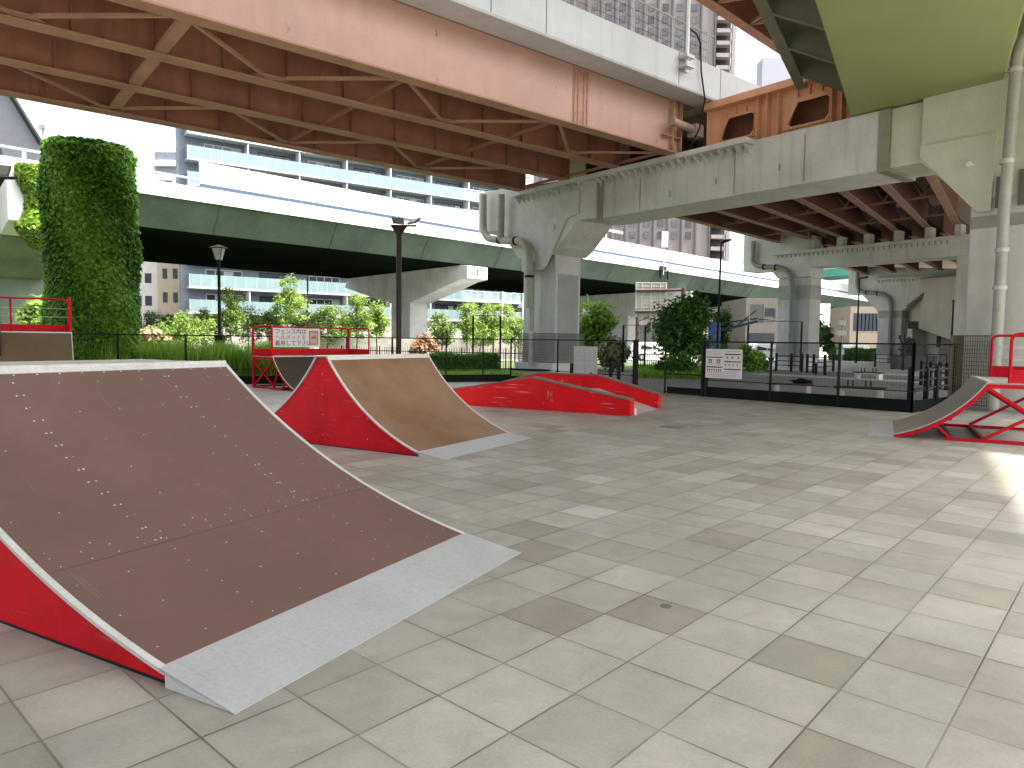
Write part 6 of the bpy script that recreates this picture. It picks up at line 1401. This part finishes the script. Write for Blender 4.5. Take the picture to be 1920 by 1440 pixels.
# ================================================================== BUILDINGS
def rotz(yaw): return math.pi/2-yaw
def build_apartment():
    yaw = rad(54.3); d = Vector((math.sin(yaw), math.cos(yaw), 0)); n_ = Vector((math.cos(yaw), -math.sin(yaw), 0))
    A = Vector((-38.4, 84, 0)); L = 49.5
    def q(s, o_, z): return A + d*s + n_*o_ + Vector((0, 0, z))
    def qb(mb, s0, s1, o0, o1, z0, z1): return mb.hexa([q(s0, o0, z0), q(s1, o0, z0), q(s1, o1, z0), q(s0, o1, z0), q(s0, o0, z1), q(s1, o0, z1), q(s1, o1, z1), q(s0, o1, z1)])
    t = thing('apartment_building', 'long blue-grey apartment block with pale glass balconies behind the viaduct', 'building', A+d*L/2)
    dd = Vector((-0.451, 0.893, 0))*14
    mb = MB(); c0, c1 = q(-0.6, -1.5, 0), q(L, -1.5, 0); up = Vector((0, 0, 34))
    mb.hexa([c0, c1, c1+dd, c0+dd, c0+up, c1+up, c1+dd+up, c0+dd+up]); part(t, 'wall', mb, mat('blue_grey_wall', (0.15, 0.18, 0.225), 0.7, var=0.05))
    GLS = mat('balcony_glass', (0.16, 0.235, 0.24), 0.25, var=0.06, scale=0.5); SLB = mat('slab_white', (0.42, 0.44, 0.45), 0.7, var=0.04)
    WG = mat('window_dark', (0.035, 0.04, 0.05), 0.15, var=0.0); FRM = mat('window_frame', (0.55, 0.57, 0.58), 0.5)
    CUR = mat('curtain', (0.45, 0.46, 0.45), 0.8)
    for k in range(11):
        z = 1.8+3.0*k if k else 1.8
        zt_ = 5.96+3.0*(k-1)
        base = zt_-1.45
        split = L-11.5
        sb = MB(); qb(sb, 0, L, -1.5, 0.1, base-0.22, base); part(t, 'balcony_slab', sb, SLB)
        gb = MB(); qb(gb, 0.05, split, 0.0, 0.05, base+0.002, zt_); qb(gb, 0.0, 0.05, -1.5, 0.05, base+0.002, zt_); bal = part(t, 'balcony_glass', gb, GLS)
        ln = MB()
        for s in np.arange(0, split, 1.3): qb(ln, s, s+0.04, 0.05, 0.065, base, zt_)
        part(t, 'glass_joint', ln, SLB, sub=bal)
        rl = MB(); 
        for s in np.arange(split, L+0.1, 1.25): qb(rl, s, s+0.12, 0.0, 0.08, base, zt_)
        qb(rl, split, L, 0.0, 0.09, zt_-0.1, zt_); qb(rl, split, L, 0.0, 0.09, base+0.002, base+0.15)
        part(t, 'balcony_frame', rl, FRM)
        rg = MB(); qb(rg, split, L, 0.02, 0.04, base+0.15, zt_-0.1); part(t, 'balcony_glass', rg, mat('tinted_glass', (0.22, 0.30, 0.31), 0.2, var=0.2, scale=0.6))
        zw = base+2.35
        for i, s in enumerate(np.arange(2.2, L-2, 6.4)):
            wb = MB(); qb(wb, s, s+4.2, -1.52, -1.47, base+0.05, base+2.15); wo = part(t, 'window', wb, WG)
            fr_ = MB()
            for e in (0, 1.05, 2.1, 3.15, 4.2): qb(fr_, s+e-0.04, s+e+0.04, -1.47, -1.44, base+0.05, base+2.15)
            qb(fr_, s-0.05, s+4.25, -1.47, -1.43, base+2.15, base+2.25)
            part(t, 'window_frame', fr_, BLACK() if i % 2 else FRM, sub=wo)
            if (i*7+k*3) % 4 != 0:
                cb_ = MB(); e = 1.05*((i+k) % 4); qb(cb_, s+e+0.06, s+e+0.98, -1.469, -1.462, base+0.1, base+2.1); part(t, 'curtain', cb_, CUR, sub=wo)
        ps = MB()
        for s in np.arange(6.9, L-1, 6.4): qb(ps, s, s+0.12, -1.5, 0.0, base, base+2.75)
        parts(t, 'balcony_partition', ps, WHITE()) if k in (0, 1, 5, 6, 7) else None
    mb = MB(); qb(mb, L-0.5, L-0.2, 0.1, 0.3, 0, 34); qb(mb, L-4.5, L-4.3, 0.1, 0.25, 0, 34); parts(t, 'downpipe', mb, WHITE())
    mb = MB(); qb(mb, -1, L+6, -1.45, 0.3, 0, 3.2); part(t, 'ground_floor_wall', mb, mat('beige_wall', (0.40, 0.385, 0.33), 0.8, var=0.12, scale=0.4, streak=0.3, streak_col=(0.25, 0.25, 0.2)))
    for k in range(10):
        e0 = q(-0.6, -1.5, 4+3*k)+dd*0.35; e1 = e0+dd*0.1; o_ = d*-0.03
        wb = MB(); wb.hexa([e0+o_, e0, e1, e1+o_, e0+o_+Vector((0, 0, 1.2)), e0+Vector((0, 0, 1.2)), e1+Vector((0, 0, 1.2)), e1+o_+Vector((0, 0, 1.2))]); part(t, 'window', wb, WG)
build_apartment()
def block(name, label, px0, px1, Y, z1, m, rows, cols, win=(1.2, 1.2), wm=None, cat='building', depth=12, z0=0, skew=0.0, wz0=2.0, step=3.0, wmarg=0.1, frame=False, Y1=None):
    Y1 = Y1 or Y
    a = Vector((*at(px0, Y), 0)); b = Vector((*at(px1, Y1), 0)); d = (b-a).normalized(); n_ = Vector((d.y, -d.x, 0)); L = (b-a).length
    t = thing(name, label, cat, (a+b)/2)
    def q(s, o_, z): return a+d*s+n_*o_+Vector((0, 0, z))
    mb = MB(); mb.hexa([q(0, -depth, z0), q(L, -depth, z0), q(L, 0, z0), q(0, 0, z0), q(0, -depth, z1), q(L, -depth, z1), q(L, 0, z1), q(0, 0, z1)]); part(t, 'wall', mb, m)
    wm = wm or mat('window_dark', (0.035, 0.04, 0.05), 0.15)
    for r in range(rows):
        for c in range(cols):
            s = L*wmarg+(L*(1-2*wmarg))*(c+0.5)/cols; z = wz0+r*step
            if z+win[1] > z1: continue
            mb = MB(); mb.hexa([q(s-win[0]/2, -0.02, z), q(s+win[0]/2, -0.02, z), q(s+win[0]/2, 0.03, z), q(s-win[0]/2, 0.03, z), q(s-win[0]/2, -0.02, z+win[1]), q(s+win[0]/2, -0.02, z+win[1]), q(s+win[0]/2, 0.03, z+win[1]), q(s-win[0]/2, 0.03, z+win[1])]); part(t, 'window', mb, wm)
    return t, q, L
block('white_building', 'white building with small window pairs just right of the ivy column', 225, 297, 95, 14, mat('white_wall', (0.62, 0.60, 0.56), 0.8, var=0.06), 4, 3, (0.9, 1.3), wz0=2.6)
block('beige_building', 'plain beige building with a column of small windows left of the blue-grey block', 297, 345, 90, 14.5, mat('tan_wall', (0.38, 0.33, 0.24), 0.8, var=0.05), 4, 2, (0.6, 1.3), wz0=2.8, depth=8)
t, q, L = block('distant_flats', 'distant white flats with stacked balconies left of the blue-grey block top', 293, 345, 150, 40, mat('white_wall2', (0.5, 0.5, 0.52), 0.8, var=0.03), 0, 0)
mb = MB()
for i in range(12): mb.hexa([q(0.5, 0.02, 4+3*i), q(L, 0.02, 4+3*i), q(L, 0.8, 4+3*i), q(0.5, 0.8, 4+3*i), q(0.5, 0.02, 5.1+3*i), q(L, 0.02, 5.1+3*i), q(L, 0.8, 5.1+3*i), q(0.5, 0.8, 5.1+3*i)])
parts(t, 'balcony', mb, WHITE())
mb = MB()
for i in range(12): mb.hexa([q(0.5, 0.01, 5.1+3*i), q(L, 0.01, 5.1+3*i), q(L, 0.04, 5.1+3*i), q(0.5, 0.04, 5.1+3*i), q(0.5, 0.01, 6.9+3*i), q(L, 0.01, 6.9+3*i), q(L, 0.04, 6.9+3*i), q(0.5, 0.04, 6.9+3*i)])
parts(t, 'window_band', mb, mat('far_window', (0.18, 0.19, 0.23), 0.4))
# grey gabled building at far left
t = thing('gabled_building', 'dark grey building with a steep sloping roof edge at the far left', 'building', (-50, 72, 0)); Yg = 72
def g_(px, z, Y=72): return Vector(((px-960)/1320*Y, Y, z))
mb = MB(); mb.prism([(-200, 0), (86, 0), (86, 20.6), (18, 26.6), (-60, 33), (-200, 33)], lambda a, b, tt: g_(a, b, 72)+Vector((-0.9*tt, tt, 0)), 0, 14); part(t, 'wall', mb, mat('slate_wall', (0.20, 0.20, 0.22), 0.7, var=0.05))
mb = MB(); mb.bar(g_(88, 20.6, 71.8), g_(18, 26.9, 71.8), 0.5, 0.35); mb.bar(g_(18, 26.9, 71.8), g_(-60, 33.4, 71.8), 0.5, 0.35); part(t, 'roof_edge', mb, BLACK())
mb = MB(); mb.prism([(-60, 18.5), (24, 18.5), (2, 21.9), (-60, 26)], lambda a, b, tt: g_(a, b, 72)+Vector((0, tt, 0)), -0.1, -0.02); wo = part(t, 'window', mb, mat('window_dark', (0.035, 0.04, 0.05)))
mb = MB()
for p in (-30, -15, 0, 8): mb.bar(g_(p, 18.5, 71.85), g_(p, 21.3 if p > 0 else 24, 71.85), 0.12, 0.1)
part(t, 'mullion', mb, WHITE(), sub=wo)
mb = MB(); mb.tube([g_(92, 20.5, 72), g_(92, 22.6, 72)], 0.1, 8); mb.box(g_(92, 22.3, 72), 0.7, 0.3, 0.4); part(t, 'roof_aerial', mb, mat('aerial_grey', (0.3, 0.3, 0.33), 0.5))
# small pale house seen between left pier and ivy column
t = thing('small_house', 'small pale house with dark eaves seen left of the ivy column foot', 'house', (*at(75, 62), 0))
mb = MB(); mb.prism([(40, 0), (130, 0), (130, 5.2), (78, 7.3), (60, 6.6), (40, 5.6)], lambda a, b, tt: g_(a, b, 62)+Vector((0, tt, 0)), 0, 6); part(t, 'wall', mb, mat('cream_wall', (0.62, 0.58, 0.47), 0.8, var=0.06))
mb = MB(); mb.bar(g_(62, 7.5, 61.7), g_(130, 5.6, 61.7), 0.8, 0.2); mb.bar(g_(62, 7.5, 61.7), g_(40, 6.2, 61.7), 0.8, 0.2); part(t, 'roof', mb, mat('house_roof', (0.08, 0.1, 0.09), 0.6))

# dark tower at the top right
t = thing('tower_block', 'brown-grey high-rise with vertical ribs and a balcony stack, behind the crossbeam', 'building', (*at(1200, 190), 0))
Yt = 190
def T(px, z, dy=0): return Vector(((px-960)/1320*Yt, Yt+dy, z))
TW = mat('tower_wall', (0.185, 0.16, 0.155), 0.7, var=0.06, scale=0.1)
mb = MB(); mb.prism([(1000, 0), (1322, 0), (1322, 150), (1000, 150)], lambda a, b, tt: T(a, b, tt), 0, 30); part(t, 'wall', mb, TW)
mb = MB()
for i in range(13): p = 1010+26*i; mb.bar(T(p, 0, -0.15), T(p, 150, -0.15), 0.35, 0.4)
part(t, 'ribs', mb, mat('tower_rib', (0.09, 0.075, 0.075), 0.7))
WT = mat('tower_window', (0.12, 0.12, 0.125), 0.3, spec=0.2, var=0.35, scale=0.15)
cnt = 0
for k in range(38):
    z = 30+3.1*k
    for i in range(11):
        if cnt >= 95: break
        p = 1030+26*i
        y_ = 648 - (z-1.6)*1320/Yt
        if not (-20 < y_ < 130 or 395 < y_ < 470): continue
        cnt += 1
        mb = MB(); mb.box(T(p-7, z, -0.05), 1.5, 0.12, 1.9); part(t, 'window', mb, WT)
mb = MB(); mb.prism([(1326, 0), (1356, 0), (1356, 150), (1326, 150)], lambda a, b, tt: T(a, b, tt), 2.5, 26); part(t, 'balcony_recess', mb, mat('tower_recess', (0.05, 0.045, 0.045), 0.8))
mb = MB()
for k in range(46):
    z = 1+3.15*k; mb.prism([(1326, z), (1352, z), (1352, z+1.0), (1326, z+1.0)], lambda a, b, tt: T(a, b, tt), 0.2, 2.4)
parts(t, 'balcony', mb, mat('tower_balcony', (0.30, 0.265, 0.255), 0.7))
mb = MB(); mb.bar(T(1357, 0, 0.5), T(1357, 150, 0.5), 0.9, 1.0); part(t, 'corner_fin', mb, mat('tower_balcony', (0.30, 0.265, 0.255)))

# lilac-grey parapet box beyond orange diaphragm
block('rooftop_block', 'small pale grey rooftop block beyond the orange girder top', 1410, 1480, 260, 104, mat('lilac_grey', (0.36, 0.37, 0.42), 0.7, var=0.04), 0, 0, depth=6)
# background buildings right
block('brown_building', 'brown office building beyond the basketball hoop', 1395, 1456, 85, 7.0, mat('brown_wall', (0.13, 0.115, 0.10), 0.8, var=0.08), 2, 3, (1.0, 1.5), wz0=1.3, depth=10)
block('white_kiosk', 'white service building under the viaduct right of the second pier', 1530, 1552, 95, 7.0, mat('white_wall3', (0.7, 0.7, 0.72), 0.7, var=0.03), 1, 1, (0.6, 1.0), depth=5)
block('beige_hall', 'long tan building with narrow windows left of the third pier', 1590, 1660, 105, 7.2, mat('tan_hall', (0.22, 0.185, 0.14), 0.8, var=0.06), 1, 8, (0.7, 2.6), wz0=3.6, depth=8)
block('olive_building', 'olive-brown building edge right of the second pier', 1512, 1533, 90, 9.5, mat('olive_wall', (0.22, 0.20, 0.13), 0.8, var=0.06), 1, 1, (0.6, 0.8), depth=5)
# curved beige ramp wall right
t = thing('curved_ramp_wall', 'beige curved ramp structure seen between the third pier and the right column', 'ramp structure', F(50, 6, 0))
def cw(px, Y, z): return Vector(((px-960)/1320*Y, Y, z))
mb = MB(); top = [(1640, 66, 6.9), (1690, 60, 7.0), (1740, 56, 6.9), (1790, 52, 6.7), (1850, 50, 6.4), (1990, 46, 6.0)]; bot = [(1640, 66, 4.2), (1690, 60, 3.55), (1740, 56, 2.6), (1790, 52, 1.9), (1850, 50, 1.7), (1990, 46, 1.2)]
vs = [cw(*p) for p in top]+[cw(*p) for p in bot]+[cw(p[0], p[1]+6, p[2]) for p in top]+[cw(p[0], p[1]+6, p[2]) for p in bot]
n = 6; fs = []
for i in range(n-1): fs += [(i, i+1, n+i+1, n+i), (2*n+i, 3*n+i, 3*n+i+1, 2*n+i+1), (i, 2*n+i, 2*n+i+1, i+1), (n+i, n+i+1, 3*n+i+1, 3*n+i)]
fs += [(0, n, 3*n, 2*n), (n-1, 3*n-1, 4*n-1, 2*n-1)]
mb.add(vs, fs); part(t, 'side_wall', mb, mat('beige_concrete', (0.50, 0.47, 0.37), 0.8, var=0.08, scale=0.4, streak=0.35, streak_col=(0.35, 0.28, 0.17)))
mb = MB()
for px, Y in ((1725, 62), (1775, 60), (1860, 56)): mb.box(cw(px, Y, 1.6), 3.4, 3, 3.2)
parts(t, 'support_wall', mb, CONC2())
mb = MB()
for px, z, w_, h_ in ((1702, 1.3, 0.9, 1.7), (1707, 3.2, 0.9, 0.6), (1757, 1.9, 0.3, 0.9)): mb.box(cw(px, 57, z), w_, 0.1, h_)
parts(t, 'door', mb, mat('door_dark', (0.06, 0.08, 0.075), 0.6))
# diagonal prop at third pier
mb = MB(); mb.bar(F(41.7, -0.6, 6.0), F(41.7, -2.2, 4.7), 0.25, 0.25); solo('diagonal_prop', mb, mat('prop_dark', (0.14, 0.13, 0.10), 0.7), 'dark diagonal prop against the third portal pier haunch', 'prop', loc=F(41.7, -1.4, 5))
# teal viaduct far right
t = thing('teal_viaduct', 'distant teal green girder crossing behind the second portal pier', 'viaduct', (90, 150, 0))
mb = MB(); mb.bar((40, 150, 13.5), (100, 112, 17.5), 8, 1.5); part(t, 'girder', mb, mat('teal_paint', (0.05, 0.26, 0.19), 0.6, var=0.1)); mb = MB(); mb.bar((38, 146.2, 15.2), (100, 108.2, 19.2), 0.4, 1.4); part(t, 'parapet', mb, WHITE())
# distant hills
mb = MB(); pts = []
for i in range(60):
    x = -400+i*40; hgt = 60+70*math.exp(-((x-560)/260)**2)+10*math.sin(i*0.9)+6*math.sin(i*2.3)
    pts.append((x, hgt))
vs = [(x, 1300, -5) for x, h in pts]+[(x, 1380, h) for x, h in pts]+[(x, 1600, -5) for x, h in pts]; n = 60
mb.add(vs, [(i, i+1, n+i+1, n+i) for i in range(n-1)]+[(n+i, n+i+1, 2*n+i+1, 2*n+i) for i in range(n-1)], True)
struct('hills', mb, mat('blue_hills', (0.16, 0.24, 0.30), 1.0, var=0.1, scale=0.01, fine=0))
# stone retaining wall below the apartment
mb = MB(); a = Vector((*at(600, 60), 0)); b = Vector((*at(985, 60), 0)); mb.bar(a+Vector((0, 0, 0.8)), b+Vector((0, 0, 0.8)), 0.4, 1.6)
solo('garden_wall', mb, mat('pale_stone', (0.50, 0.47, 0.40), 0.9, var=0.15, scale=1.5, fine=0.1, bump=0.3), 'long pale stone garden wall behind the young trees', 'wall', loc=(a+b)/2)
